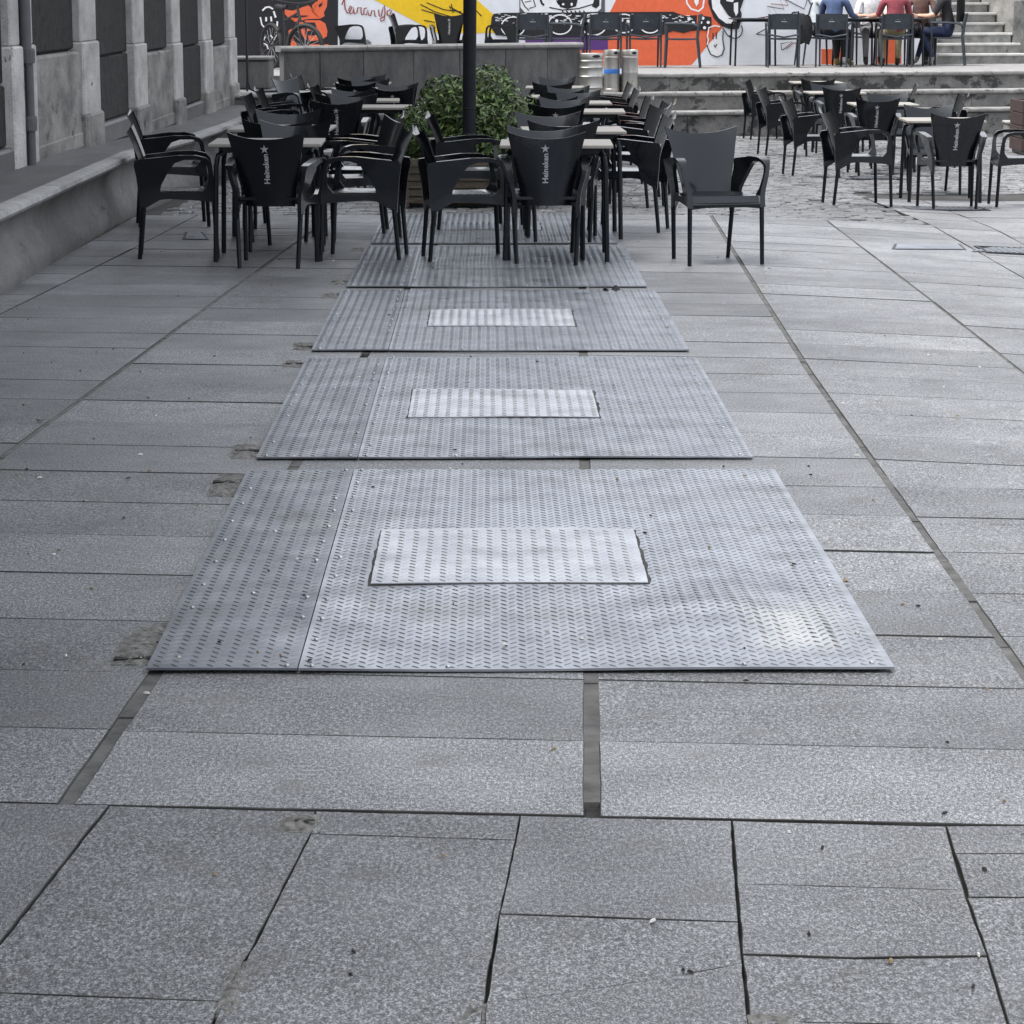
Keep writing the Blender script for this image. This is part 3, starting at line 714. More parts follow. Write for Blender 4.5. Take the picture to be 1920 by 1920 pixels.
poly([(430, -120), (635, -120), (633, 128), (430, 128)], 'p_black')
poly([(632, -120), (760, -120), (935, 36), (935, 62), (820, 62), (697, -3), (632, -40)], 'p_yellow')
poly([(985, 62), (1140, 62), (1140, 94), (985, 94)], 'p_purple')
poly([(1143, 24), (1185, -60), (1440, -60), (1391, 0), (1352, 54), (1299, 119), (1291, 126), (1085, 126), (1085, 94), (1140, 94), (1140, 40)], 'p_orange')
# orange face on the black field
poly([(534, 18), (548, 20), (560, 16), (578, 10), (583, 14), (585, 23), (588, 23), (585, 10), (596, 0), (600, -18), (610, -22), (614, -4), (613, 12), (607, 24), (609, 30), (600, 35), (575, 36), (553, 41), (548, 34), (540, 33), (534, 26)], 'p_orange', 2)
poly([(554, 44), (575, 38), (600, 38), (610, 44), (614, 58), (613, 68), (604, 74), (585, 77), (572, 74), (565, 62), (564, 54)], 'p_orange', 2)
poly([(541, 58), (546, 54), (551, 62), (549, 76), (557, 84), (556, 92), (546, 92), (542, 76)], 'p_orange', 2)
poly([(576, 83), (616, 83), (616, 91), (576, 91)], 'p_orange', 2)
poly([(570, 42), (590, 42), (594, 51), (580, 50), (567, 54)], 'p_black', 3); poly(ell(585, 62, 13, 4.5, 14), 'p_black', 3)
poly([(549, 29), (578, 29), (575, 31), (550, 34)], 'p_black', 3); poly([(597, 9), (605, 4), (603, 11), (598, 14)], 'p_black', 3)
poly([(543, 17), (558, 11), (565, 12), (552, 19)], 'p_black', 3)
# white cartoon outline
stroke([(492, 20), (498, 14), (505, 13), (512, 17)], 3.2, 'p_white'); stroke([(513, 21), (517, 33)], 3.6, 'p_white'); stroke([(520, 40), (519, 62), (514, 74), (507, 66)], 3.2, 'p_white')
stroke([(499, 32), (499, 40)], 3.4, 'p_white'); stroke([(508, 31), (509, 40)], 3.4, 'p_white'); stroke([(488, 32), (491, 46), (496, 52), (494, 60)], 2.6, 'p_white')
stroke([(491, 62), (497, 70), (492, 80), (500, 84), (503, 92)], 2.6, 'p_white'); stroke([(489, 104), (493, 112), (497, 106), (496, 122)], 2.6, 'p_white')
# the handwritten word on the wall
word = [[(641, 9), (646, -4), (648, -18), (645, -10), (647, 16), (651, 24), (655, 24)], [(655, 24), (660, 13), (657, 11), (654, 18), (657, 26), (662, 24), (663, 13), (664, 24), (667, 26)],
        [(669, 25), (671, 14), (673, 15), (677, 14), (677, 24), (679, 28), (682, 26)], [(688, 15), (683, 16), (682, 26), (687, 28), (690, 18), (691, 28), (694, 29)],
        [(695, 30), (697, 20), (702, 20), (703, 30), (706, 31)], [(710, 18), (711, 30), (715, 31), (717, 19), (721, 10), (722, 24), (720, 38), (714, 40), (713, 35), (722, 30)],
        [(732, 18), (726, 21), (726, 29), (731, 29), (734, 19), (736, 28), (741, 30)]]
for s_ in word: stroke(s_, 2.3, 'p_brown', 3, nm='painted_letter')
for s_ in ([(788, 8), (815, 22), (855, 34)], [(790, 18), (830, 30)], [(846, 7), (850, 24), (842, 12), (868, 26)], [(795, 38), (815, 42)], [(850, 18), (880, 32)], [(893, 20), (903, 30)], [(800, 5), (832, 18), (865, 22)]): stroke(s_, 1.8, 'p_black', 3)
# eye panel
poly([(974, -70), (1135, -70), (1134, 26), (974, 26)], 'p_grey', 2); poly([(975, -70), (1129, -70), (1127, 16), (1120, 22), (1060, 24), (985, 24), (976, 14)], 'p_white', 3)
poly([(1040, -12), (1086, -12), (1080, 12), (1064, 17), (1050, 13)], 'p_black', 4); poly([(1042, 0), (1060, 8), (1056, 14), (1046, 8)], 'p_black', 4); poly([(1110, -12), (1124, -12), (1124, 10), (1118, 16), (1110, 12), (1114, 0)], 'p_black', 4)
poly(ell(1056, 8, 2.6, 2.2, 8), 'p_white', 5); poly(ell(1072, 8, 2.2, 3.2, 8), 'p_white', 5)
stroke([(1030, 14), (1055, 19), (1085, 16), (1112, 8)], 2.2, 'p_black', 4); stroke([(998, -8), (1004, 12), (992, 16)], 2, 'p_black', 4); stroke([(1010, -10), (1016, 6), (1020, 10)], 4, 'p_black', 4); stroke([(976, -4), (984, 12), (992, 20)], 2, 'p_black', 4); stroke([(984, 4), (996, 2), (990, -3)], 1.6, 'p_black', 4)
for x in range(1054, 1095, 8): stroke([(x, 20), (x + 4, 26)], 2.4, 'p_black', 4)
# hairy black worm with smiling rings
poly([(922, 32), (926, 26), (940, 24), (1262, 22), (1285, 30), (1310, 28), (1334, 32), (1334, 52), (1326, 58), (1312, 56), (1304, 50), (1296, 58), (1282, 62), (1262, 58), (1240, 66), (985, 70), (930, 66), (920, 50)], 'p_black', 4)
for i in range(150):
    x = random.uniform(926, 1300); y = random.uniform(26, 40) + (3 if x > 1262 else 0); stroke([(x, y), (x + random.uniform(3, 8), y + random.uniform(-1.2, 1.2))], 1.2, 'p_white', 5)
for cx_, cy_, r in ((962, 50, 22), (1050, 46, 22), (1113, 46, 24), (1170, 44, 21), (1219, 46, 19)): stroke(ell(cx_, cy_, r, r * .83), 2.4, 'p_white', 6, True)
for (x, y) in ((1044, 39), (1058, 44), (1104, 39), (1120, 46), (1166, 38), (1178, 40), (1213, 34), (1225, 35), (1318, 34), (1314, 42), (1328, 42), (1321, 52), (1292, 36), (1300, 43)): poly(ell(x, y, 3, 3, 9), 'p_white', 6)
stroke([(1308, 28), (1307, 56)], 2, 'p_orange', 5)
# big foot and small ghost
poly([(1327, -60), (1400, -60), (1396, -5), (1388, 18), (1390, 40), (1385, 54), (1370, 55), (1352, 48), (1338, 34), (1328, 6)], 'p_black', 3)
poly([(1335, -60), (1352, -60), (1350, 6), (1360, 24), (1374, 36), (1376, 44), (1362, 44), (1348, 34), (1336, 16), (1334, -2)], 'p_white', 4)
poly([(1362, -60), (1382, -60), (1378, -4), (1374, 4), (1362, 2)], 'p_white', 4); poly([(1376, 6), (1384, 4), (1384, 24), (1380, 30), (1376, 20)], 'p_white', 4)
stroke([(1386, 16), (1390, 26), (1388, 42)], 1.8, 'p_black', 5); stroke(ell(1378, 56, 14, 16, 12, -30, 140), 1.9, 'p_black', 3); stroke([(1355, 52), (1364, 66), (1372, 72)], 2, 'p_black', 5)
stroke([(1286, -12), (1288, 6), (1296, 17), (1310, 21), (1318, 14), (1320, 0)], 3.2, 'p_white', 3); poly([(1302, -10), (1310, -8), (1310, 6), (1306, 12), (1302, 4)], 'p_white', 3)
stroke([(1327, 64), (1325, 82), (1328, 92), (1333, 102), (1344, 107), (1354, 103), (1358, 92), (1355, 74), (1356, 58)], 2, 'p_black', 3); poly([(1326, 86), (1328, 92), (1334, 102), (1344, 106), (1352, 103), (1356, 92), (1354, 70), (1345, 66)], 'p_white', 2)
stroke([(1337, 62), (1337, 74)], 2, 'p_black', 5); stroke([(1343, 61), (1343, 73)], 2, 'p_black', 5); stroke([(1339, 84), (1341, 89), (1344, 83)], 2.2, 'p_black', 5)
stroke([(1327, 66), (1329, 52), (1340, 48), (1350, 50)], 2.4, 'p_white', 5); stroke([(1326, 66), (1328, 74), (1326, 84)], 2.4, 'p_white', 5)
# zigzags
for s_, c_ in (([(1408, 36), (1448, 30), (1439, 12), (1470, 17), (1460, -8), (1508, 17), (1520, -20)], 'p_black'), ([(1412, 37), (1457, 27), (1446, 7), (1478, 10), (1468, -10)], 'p_brown'), ([(1418, 64), (1436, 54), (1436, 66), (1418, 64)], 'p_black'),
               ([(1466, 94), (1464, 82), (1486, 78), (1468, 94)], 'p_black'), ([(1474, 92), (1488, 80), (1500, 84)], 'p_brown'), ([(1500, -20), (1516, 0), (1524, 14)], 'p_black')): stroke(s_, 1.7, c_, 3)
poly([(1540, 92), (1585, 92), (1585, 126), (1540, 126)], 'p_orange', 1); poly([(1655, 70), (1690, 70), (1690, 126), (1640, 126)], 'p_orange', 1)
tag(mw, 'white rendered wall painted with an orange, yellow and black street mural', 'wall')

# ---- stairs climbing on the right
sx = empty('stone_staircase', tuple(S(5, VM - .3, ZT))); so_ = Vector(sx.location)
uL = (mu(1735, 60) - MO).dot(SU) + .02; uE = 7.7; v0 = VM - .5
for i in range(16):
    z0 = ZT + i * .162; z1 = z0 + .162; vv = v0 + i * .31
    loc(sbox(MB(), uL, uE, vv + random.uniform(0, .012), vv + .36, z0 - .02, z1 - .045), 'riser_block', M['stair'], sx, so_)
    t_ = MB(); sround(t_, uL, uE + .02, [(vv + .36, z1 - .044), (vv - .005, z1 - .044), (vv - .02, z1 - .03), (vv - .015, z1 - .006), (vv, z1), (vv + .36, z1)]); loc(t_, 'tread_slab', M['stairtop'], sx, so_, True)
tag(sx, 'weathered stone staircase climbing behind the seated group', 'staircase')
fw = empty('stair_side_wall', tuple(S(7, VM, ZT))); fo = Vector(fw.location)
mb = MB(); vs = []
for u in (uE + .03, uE + 1.2):
    vs += [S(u, v0 - .3 + .9, ZT - .3), S(u, v0 + 5.2, ZT - .3), S(u, v0 + 5.2, 5.2), S(u, v0 + 3.2, 5.2), S(u, v0 + .6, ZT + 1.0)]
mb.add(vs, [(0, 1, 2, 3, 4), (9, 8, 7, 6, 5)] + [(i, 5 + i, 5 + (i + 1) % 5, (i + 1) % 5) for i in range(5)])
loc(mb, 'wall', M['plinth'], fw, fo); tag(fw, 'plain grey wall flanking the right side of the staircase', 'wall')
# ================================================================== CHAIRS AND TABLES
def back_pt(s, t):
    hw = plin([(0, .150), (.30, .166), (.56, .192), (.80, .215), (1, .240)], t)
    z = .372 + t * .412 + .045 * abs(s) ** 2.2 * t ** 4
    y = -.178 - .115 * t ** 1.25 + .038 * s * s * (1 - .25 * t) - .018 * t ** 6
    return Vector((s * hw, y, z))
def ray_poly(c, an, P):
    best = None; dx, dy = math.cos(an), math.sin(an)
    for i in range(len(P)):
        (x1, y1), (x2, y2) = P[i], P[(i + 1) % len(P)]; ex, ey = x2 - x1, y2 - y1; den = dx * ey - dy * ex
        if abs(den) < 1e-9: continue
        t = ((x1 - c[0]) * ey - (y1 - c[1]) * ex) / den; u = ((x1 - c[0]) * dy - (y1 - c[1]) * dx) / den
        if t > 0 and -1e-6 <= u <= 1 + 1e-6 and (best is None or t > best): best = t
    return (c[0] + dx * best, c[1] + dy * best)
def star(n, r1, r2, a0=90): return [((r1 if i % 2 == 0 else r2) * math.cos(math.radians(a0 + 180 * i / n)), (r1 if i % 2 == 0 else r2) * math.sin(math.radians(a0 + 180 * i / n))) for i in range(2 * n)]
def text_mesh(body, size, off=0.0):
    cu = bpy.data.curves.new('t', 'FONT'); cu.body = body; cu.size = size; cu.offset = off; cu.resolution_u = 2
    ob = bpy.data.objects.new('t', cu); COL.objects.link(ob); dg = bpy.context.evaluated_depsgraph_get(); dg.update()
    me = bpy.data.meshes.new_from_object(ob.evaluated_get(dg)); vs = [tuple(v.co) for v in me.vertices]; fs = [tuple(p.vertices) for p in me.polygons]
    bpy.data.objects.remove(ob); bpy.data.meshes.remove(me); return vs, fs
OUTER = [(-.212, .302), (-.243, .302), (-.250, .40), (-.262, .52), (-.282, .622), (-.22, .632), (-.12, .642), (0, .655), (.11, .655), (.178, .640), (.207, .605), (.218, .54), (.226, .45), (.238, .355), (.237, .345), (.210, .345), (.200, .362), (.10, .370), (-.05, .38), (-.15, .372), (-.188, .35)]
INNER = [(-.118, .430), (-.07, .415), (.06, .415), (.150, .425), (.186, .47), (.188, .55), (.176, .605), (.13, .628), (.04, .627), (-.02, .606), (-.062, .55), (-.105, .47)]
def make_chair():
    r = empty('armchair')
    mb = MB(); mb.sheet(lambda u, v: back_pt(u * 2 - 1, v), 14, 14, lambda u, v: (0, -.010, 0)); b = mb.build('backrest', M['chair'], r, True)
    # lettering on the rear of the backrest
    def on_back(x, z):
        t = (z - .372) / .412
        for _ in range(5):
            hw = plin([(0, .150), (.30, .166), (.56, .192), (.80, .215), (1, .240)], t); s = x / hw; t = (z - .372 - .045 * abs(s) ** 2.2 * max(t, 0) ** 4) / .412
        return back_pt(s, t).y - .0118
    vs, fs = text_mesh('Heineken', .052, .0012)
    xm = max(v[0] for v in vs); k = .185 / xm; lt = MB()
    lt.add([(.010 - v[1] * k * 1.0, on_back(.01 - v[1] * k, .510 + v[0] * k), .510 + v[0] * k) for v in vs], fs)
    sv = star(5, .028, .0105); lt.add([(-.008 + x, on_back(-.008 + x, .724 + y), .724 + y) for x, y in sv] + [(-.008, on_back(-.008, .724), .724)], [(i, (i + 1) % 10, 10) for i in range(10)])
    lt.build('lettering', M['print'], b)
    def seat(u, v):
        x = (u * 2 - 1) * lerp(.185, .222, v); y = lerp(-.185, .225, v)
        z = .428 - .016 * (1 - (u * 2 - 1) ** 2) * math.sin(math.pi * min(1, v * 1.05)) - .055 * sstep(.9, 1.0, v) - .0 * v
        return (x, y + .012 * sstep(.9, 1, v), z)
    mb = MB(); mb.sheet(seat, 10, 12, lambda u, v: (0, -.006 * sstep(.85, 1, v), -.018)); mb.build('seat', M['chair'], r, True)
    ap = MB(); ap.sheet(lambda u, v: ((u * 2 - 1) * .222, .228 + .006 * math.sin(math.pi * u), lerp(.385, .345 + .016 * math.sin(math.pi * u), v)), 10, 2, lambda u, v: (0, -.016, 0)); ap.build('seat_apron', M['chair'], r, True)
    N = 56; cc = (.03, .52)
    for sgn in (-1, 1):
        o_ = [ray_poly(cc, 2 * math.pi * i / N, OUTER) for i in range(N)]; i_ = [ray_poly(cc, 2 * math.pi * i / N, INNER) for i in range(N)]
        def X(p, side):
            y, z = p; mid = .214 + .085 * y + .042 * sstep(.40, .62, z); th = .012 + .016 * sstep(.60, .645, z) + .005 * sstep(.2, .24, y)
            return (sgn * (mid + side * th), y, z)
        mb = MB(); vs = [X(p, 1) for p in o_] + [X(p, -1) for p in o_] + [X(p, 1) for p in i_] + [X(p, -1) for p in i_]; fs = []
        for i in range(N):
            j = (i + 1) % N; fs += [(i, j, 2 * N + j, 2 * N + i), (N + j, N + i, 3 * N + i, 3 * N + j), (j, i, N + i, N + j), (2 * N + i, 2 * N + j, 3 * N + j, 3 * N + i)]
        if sgn < 0: fs = [tuple(reversed(f)) for f in fs]
        mb.add(vs, fs); mb.build('arm_frame', M['chair'], r, True)
        MB().tube([(sgn * .233, .222, .36), (sgn * .236, .238, 0)], [.0155, .0135], 8).build('leg', M['leg'], r, True)
        MB().tube([(sgn * .196, -.224, .33), (sgn * .180, -.252, 0)], [.0155, .0135], 8).build('leg', M['leg'], r, True)
    return r
proto = make_chair()
def chair_at(p, yaw, label, group):
    global proto_used
    c = copy_tree(proto); c.location = p; c.rotation_euler = (0, 0, yaw); tag(c, label, 'chair', group); return c
AWAY, TOWARD, RIGHT, LEFT = 0.0, math.pi, -math.pi / 2, math.pi / 2
BK = {}
def by_back(key, xl, xr, ytop, yaw, label, group, d=None):
    p = ground((xl + xr) / 2, ytop, .827)
    if d: p = at_y((xl + xr) / 2, ytop, d)
    off = Vector((-math.sin(yaw), math.cos(yaw))) * .29
    x, y = p.x + off.x, p.y + off.y
    c = chair_at((x, y, gz(x, y)), yaw, label, group); BK[key] = Vector((x, y)); return c
def by_feet(key, px, py, yaw, label, group):
    p = ground(px, py); c = chair_at(p, yaw, label, group); BK[key] = p.to_2d(); return c
def rad(d): return math.radians(d)
GL, GM, GR = 'armchairs around the left row of tables', 'armchairs around the central row of tables', 'armchairs around the right row of tables'
# left row
by_back('A1', 425, 570, 248, rad(-6), 'black armchair with its lettered back to us at the nearest left table', GL)
by_back('A6', 491, 618, 225, rad(176), 'black armchair facing us across the nearest left table', GL)
by_feet('A2', 338, 480, rad(-84), 'black armchair facing right beside the stone bench at the nearest left table', GL)
by_feet('A4', 682, 484, rad(84), 'black armchair facing left at the nearest left table, its feet by the plates', GL)
by_back('A7', 457, 583, 223, rad(4), 'black armchair with its back to us at the second left table', GL)
by_back('A8', 484, 597, 204, rad(183), 'black armchair facing us across the second left table', GL)
by_feet('A3', 326, 421, rad(-80), 'black armchair facing right by the bench at the second left table', GL)
by_feet('A5', 672, 428, rad(80), 'black armchair facing left at the second left table', GL)
by_back('A9', 581, 682, 185, rad(2), 'black armchair with clear white lettering on its back at the third left table', GL)
by_back('A10', 618, 708, 175, rad(182), 'black armchair facing us across the third left table', GL)
by_back('A11', 588, 682, 173, rad(0), 'black armchair with its back to us at the fourth left table', GL)
by_back('A12', 620, 705, 165, rad(178), 'black armchair facing us across the fourth left table', GL)
by_back('A13', 627, 705, 154, rad(0), 'black armchair with its back to us at the fifth left table', GL)
by_back('A14', 658, 730, 147, rad(184), 'black armchair facing us across the fifth left table', GL)
by_back('A15', 632, 705, 145, rad(0), 'farthest black armchair with its back to us in the left row', GL)
by_back('A16', 657, 724, 138, rad(180), 'farthest black armchair facing us before the low wall', GL)
by_back('A17', 704, 770, 163, rad(-18), 'black armchair with its lettered back to us just left of the shrub', GL)
by_back('A18', 715, 775, 155, rad(186), 'black armchair facing us just left of the shrub', GL)
by_back('A19', 440, 478, 172, rad(-70), 'black armchair facing right near the bench at the third left table', GL)
by_back('A20', 468, 500, 163, rad(-75), 'black armchair facing right near the bench at the fourth left table', GL)
by_back('A21', 513, 552, 145, rad(-128), 'black armchair turned half towards us with a shiny backrest by the landing', GL)
by_back('A22', 540, 568, 139, rad(-70), 'far black armchair facing right in front of the low wall', GL)
by_back('A23', 572, 600, 157, rad(-72), 'black armchair facing right at the fifth left table', GL)
by_back('A24', 722, 765, 218, rad(110), 'black armchair facing left at the third left table beside the shrub', GL)
# central row
by_back('B1', 953, 1097, 247, rad(0), 'black armchair with its lettered back to us at the nearest central table', GM)
by_back('B5', 957, 1083, 234, rad(180), 'black armchair facing us across the nearest central table', GM)
by_feet('B2', 874, 488, rad(-82), 'black armchair facing right in front of the planter at the nearest central table', GM)
by_feet('B3', 884, 430, rad(-84), 'black armchair facing right next to the lamp post at the second central table', GM)
by_feet('B4', 1178, 431, rad(76), 'black armchair facing left at the second central table, nearest on that side', GM)
by_feet('B4b', 1193, 366, rad(72), 'black armchair facing left at the third central table', GM)
by_back('B6', 995, 1117, 225, rad(0), 'black armchair with its back to us at the second central table', GM)
by_back('B7', 971, 1083, 208, rad(180), 'black armchair facing us across the second central table', GM)
by_back('B8', 995, 1092, 191, rad(0), 'black armchair with a star on its back at the third central table', GM)
by_back('B9', 1013, 1104, 181, rad(181), 'black armchair facing us across the third central table', GM)
by_back('B14', 996, 1075, 179, rad(0), 'black armchair with its back to us at the fourth central table', GM)
by_back('B10', 1044, 1124, 168, rad(178), 'black armchair facing us across the fourth central table', GM)
by_back('B15', 1013, 1092, 167, rad(2), 'black armchair with its back to us at the fifth central table', GM)
by_back('B11', 1027, 1104, 160, rad(180), 'black armchair facing us across the fifth central table', GM)
by_back('B12', 994, 1078, 153, rad(0), 'farthest black armchair with its back to us in the central row', GM)
by_back('B13', 1010, 1079, 143, rad(180), 'farthest black armchair facing us in the central row', GM)
by_back('B16', 1205, 1232, 178, rad(78), 'black armchair facing left at the fourth central table', GM)
by_back('B17', 1185, 1205, 163, rad(80), 'black armchair facing left at the fifth central table', GM)
by_back('B18', 1172, 1192, 152, rad(80), 'farthest black armchair facing left, below the steel kegs', GM)
by_back('B19', 1222, 1258, 193, rad(66), 'black armchair facing left at the third central table, turned half away', GM)
# the chair on its own
lone = ground(1338, 491); chair_at(lone, rad(194), 'black armchair standing alone on the paving, facing us', None)
# right row
by_feet('C1', 1780, 391, rad(1), 'black armchair with its lettered back to us at the nearest right table', GR)
by_back('C2', 1692, 1790, 196, rad(180), 'black armchair facing us across the nearest right table', GR)
by_feet('C3', 1606, 385, rad(-82), 'black armchair facing right at the nearest right table', GR)
by_feet('C4', 1912, 386, rad(88), 'black armchair cut by the right edge of the picture', GR)
by_back('C5', 1602, 1691, 183, rad(0), 'black armchair with its lettered back to us at the second right table', GR)
by_back('C8', 1623, 1705, 173, rad(180), 'black armchair facing us across the second right table', GR)
by_feet('C9', 1520, 331, rad(-80), 'black armchair facing right at the second right table', GR)
by_back('C10', 1796, 1820, 174, rad(66), 'black armchair facing left at the second right table', GR)
by_back('C6', 1540, 1618, 163, rad(0), 'black armchair with its lettered back to us at the third right table', GR)
by_back('C11', 1518, 1588, 154, rad(180), 'black armchair facing us across the third right table', GR)
by_feet('C12', 1466, 292, rad(-80), 'black armchair facing right at the third right table', GR)
by_back('C13', 1704, 1732, 156, rad(80), 'black armchair facing left at the third right table', GR)
by_back('C7', 1500, 1568, 147, rad(0), 'farthest black armchair with its back to us in the right row', GR)
by_back('C14', 1495, 1560, 135, rad(180), 'farthest black armchair facing us in front of the steps on the right', GR)
by_feet('C15', 1434, 262, rad(-80), 'farthest black armchair facing right in front of the steps', GR)
by_back('C16', 1655, 1690, 137, rad(74), 'farthest black armchair facing left in front of the steps', GR)
del_tree(proto)

def make_table(topm, sz=.70, ht=.735, name='cafe_table'):
    r = empty(name)
    MB().bbox((0, 0, ht - .011), (sz, sz, .022), .004).build('table_top', topm, r)
    h = sz / 2 - .045; fr = MB()
    for s in (-1, 1): fr.box((0, s * (h - .03), ht - .040), (2 * h - .08, .03, .034)); fr.box((s * (h - .03), 0, ht - .0405), (.03, 2 * h - .092, .033))
    fr.build('frame', M['leg'], r)
    for sx_ in (-1, 1):
        for sy in (-1, 1):
            P = [(sx_ * (h - .11), sy * (h - .11), ht - .045), (sx_ * (h - .05), sy * (h - .05), ht - .05), (sx_ * (h - .012), sy * (h - .012), ht - .075), (sx_ * h, sy * h, ht - .14), (sx_ * (h + .012), sy * (h + .012), 0)]
            MB().tube(P, .0165, 8).build('leg', M['leg'], r, True)
    return r
tp = make_table(M['tabletop'])
def table_at(x, y, yaw, label, group):
    c = copy_tree(tp); c.location = (x, y, gz(x, y)); c.rotation_euler = (0, 0, yaw); tag(c, label, 'table', group)
def table_mid(a, b, label, group, dx=0):
    p = (BK[a] + BK[b]) / 2; table_at(p.x + dx, p.y, rad(random.uniform(-2, 2)), label, group)
t1 = ground(506, 482); table_at(t1.x, t1.y, rad(1), 'nearest pale topped table of the left row', 'left row of tables')
table_mid('A7', 'A8', 'second pale topped table of the left row', 'left row of tables')
table_mid('A9', 'A10', 'third pale topped table of the left row, behind the lettered chair', 'left row of tables', .25)
table_mid('A11', 'A12', 'fourth pale topped table of the left row', 'left row of tables', .2)
table_mid('A13', 'A14', 'fifth pale topped table of the left row', 'left row of tables')
table_mid('A15', 'A16', 'farthest pale topped table of the left row', 'left row of tables')
t1 = ground(1042, 486); table_at(t1.x, t1.y, rad(-1), 'nearest pale topped table of the central row', 'central row of tables')
table_mid('B6', 'B7', 'second pale topped table of the central row', 'central row of tables', .12)
table_mid('B8', 'B9', 'third pale topped table of the central row', 'central row of tables', .2)
table_mid('B14', 'B10', 'fourth pale topped table of the central row', 'central row of tables', .1)
table_mid('B15', 'B11', 'fifth pale topped table of the central row', 'central row of tables')
table_mid('B12', 'B13', 'farthest pale topped table of the central row', 'central row of tables')
table_mid('C1', 'C2', 'nearest pale topped table of the right row', 'right row of tables')
table_mid('C5', 'C8', 'second pale topped table of the right row', 'right row of tables')
table_mid('C6', 'C11', 'third pale topped table of the right row', 'right row of tables')
table_mid('C7', 'C14', 'farthest pale topped table of the right row', 'right row of tables')
del_tree(tp)
# ================================================================== PLANTER, SHRUBS, LAMP POST
pl = empty('wooden_planter', (-.14, 22.25, gz(0, 21.6)))
PW, PD = 1.18, 1.3
for i in range(6):
    z = .035 + i * .060; k = .86 + .028 * i
    for s in (-1, 1):
        MB().bbox((random.uniform(-.004, .004), s * PD / 2 * k, z + .03), (PW * k, .024, .056), .004).build('board', M['wood'], pl)
        MB().bbox((s * PW / 2 * k, 0, z + .0302), (.024, PD * k - .03, .0555), .004).build('board', M['wood'], pl)
for s in (-1, 1):
    for q in (-1, 1): MB().bbox((s * (PW / 2 * .93 - .03), q * (PD / 2 * .93 - .03), .19), (.05, .05, .36), .004).build('corner_post', M['wood'], pl)
MB().box((0, 0, .17), (PW * .84, PD * .84, .30)).build('soil', M['soil'], pl)
MB().bbox((0, 0, .018), (PW * .8, PD * .8, .034), .003).build('plinth', M['iron'], pl)
tag(pl, 'low weathered board planter at the foot of the lamp post', 'planter')
pot = empty('black_planter_box', (-.40, 21.95, gz(0, 21.6) + .32))
MB().bbox((0, 0, .10), (.26, .22, .20), .01).build('body', M['post'], pot); MB().bbox((0, 0, .205), (.29, .25, .022), .004).build('rim', M['cop'], pot)
tag(pot, 'small black box with a pale rim inside the planter', 'box')
def leaves(mb, n, fn, size, up=.3):
    for _ in range(n):
        p, nrm = fn()
        nrm = (nrm + Vector((random.gauss(0, .6), random.gauss(0, .6), random.gauss(0, .6) + up))).normalized()
        a = nrm.orthogonal().normalized(); a = Matrix.Rotation(random.uniform(0, 6.28), 3, nrm) @ a; b = nrm.cross(a)
        L_ = size * random.uniform(.7, 1.35); w_ = L_ * random.uniform(.30, .42)
        mb.add([p - a * L_, p + b * w_ + nrm * L_ * .12, p + a * L_, p - b * w_ + nrm * L_ * .12], [(0, 1, 2), (0, 2, 3)])
def lump(lobes, shell=.55):
    tot = [r[3] for r in lobes]
    def f():
        L_ = random.choices(lobes, weights=[t ** 2 for t in tot])[0]
        d = Vector((random.gauss(0, 1), random.gauss(0, 1), random.gauss(0, 1))).normalized()
        rr = L_[3] * (shell + (1 - shell) * random.random() ** .5) * random.uniform(.88, 1.10)
        p = Vector(L_[:3]) + Vector((d.x * rr, d.y * rr, d.z * rr * .85)); return p, d
    return f
def shrub(name, at_, lobes, n, size, mat, label, stems=5, hgt=.5):
    r = empty(name, at_); mb = MB(); leaves(mb, n, lump(lobes), size); mb.build('foliage', mat, r)
    for i in range(stems):
        L_ = lobes[i % len(lobes)]
        MB().tube([(random.uniform(-.05, .05), random.uniform(-.05, .05), 0), (L_[0] * .45, L_[1] * .45, L_[2] * .5), (L_[0] * .9, L_[1] * .9, L_[2])], [.014, .010, .005], 6).build('stem', M['bark'], r)
    return tag(r, label, 'shrub')
gp = gz(0, 22.3)
shrub('green_shrub', (-.17, 22.5, gp + .3), [(0, 0, .40, .34), (-.36, .0, .30, .25), (.30, .0, .38, .29), (-.18, -.05, .55, .22), (.16, .05, .62, .24), (-.42, .05, .15, .20), (.34, -.05, .16, .24), (0, -.1, .15, .30), (-.15, .1, .1, .3)],
      10500, .029, M['leaf'], 'dense dark green shrub growing in the planter around the post', 8)
shrub('variegated_shrub', (.30, 22.45, gp + .35), [(.0, 0, .38, .11), (.05, -.02, .28, .11), (-.06, 0, .42, .07), (.06, 0, .16, .09)], 1300, .015, M['leaf2'], 'pale variegated shrub at the right end of the planter', 4)
shrub('trailing_weeds', (-.42, 21.72, gp + .31), [(-.18, 0, .03, .09), (0, 0, .02, .09), (.18, 0, .04, .09), (.3, .02, .03, .08)], 420, .018, M['weed'], 'straggly green weeds along the front of the planter', 3)
ps = empty('lamp_post', (-.16, 22.02, gp + .28))
MB().tube([(0, 0, 0), (0, 0, .30), (.003, 0, .31)], .046, 16).build('base_pipe', M['post'], ps, True)
MB().tube([(.003, 0, .30), (.012, 0, 1.4), (.03, 0, 3.0), (.04, 0, 4.2)], .0535, 18).build('shaft', M['post'], ps, True)
for z in (.30, .50): MB().lathe([(.0545, 0), (.0565, .004), (.0565, .008), (.0545, .012)], 18, (.004, 0, z)).build('collar', M['post'], ps)
MB().tube([(.04, 0, 4.15), (.04, 0, 4.4), (.04, -.2, 4.6), (.04, -.55, 4.65)], .03, 12).build('arm', M['post'], ps, True)
MB().lathe([(.02, 0), (.17, -.05), (.19, -.10), (.16, -.12)][::-1], 20, (.04, -.6, 4.68)).build('lamp_head', M['post'], ps, True)
tag(ps, 'plain black lamp post rising out of the planter', 'lamp post')

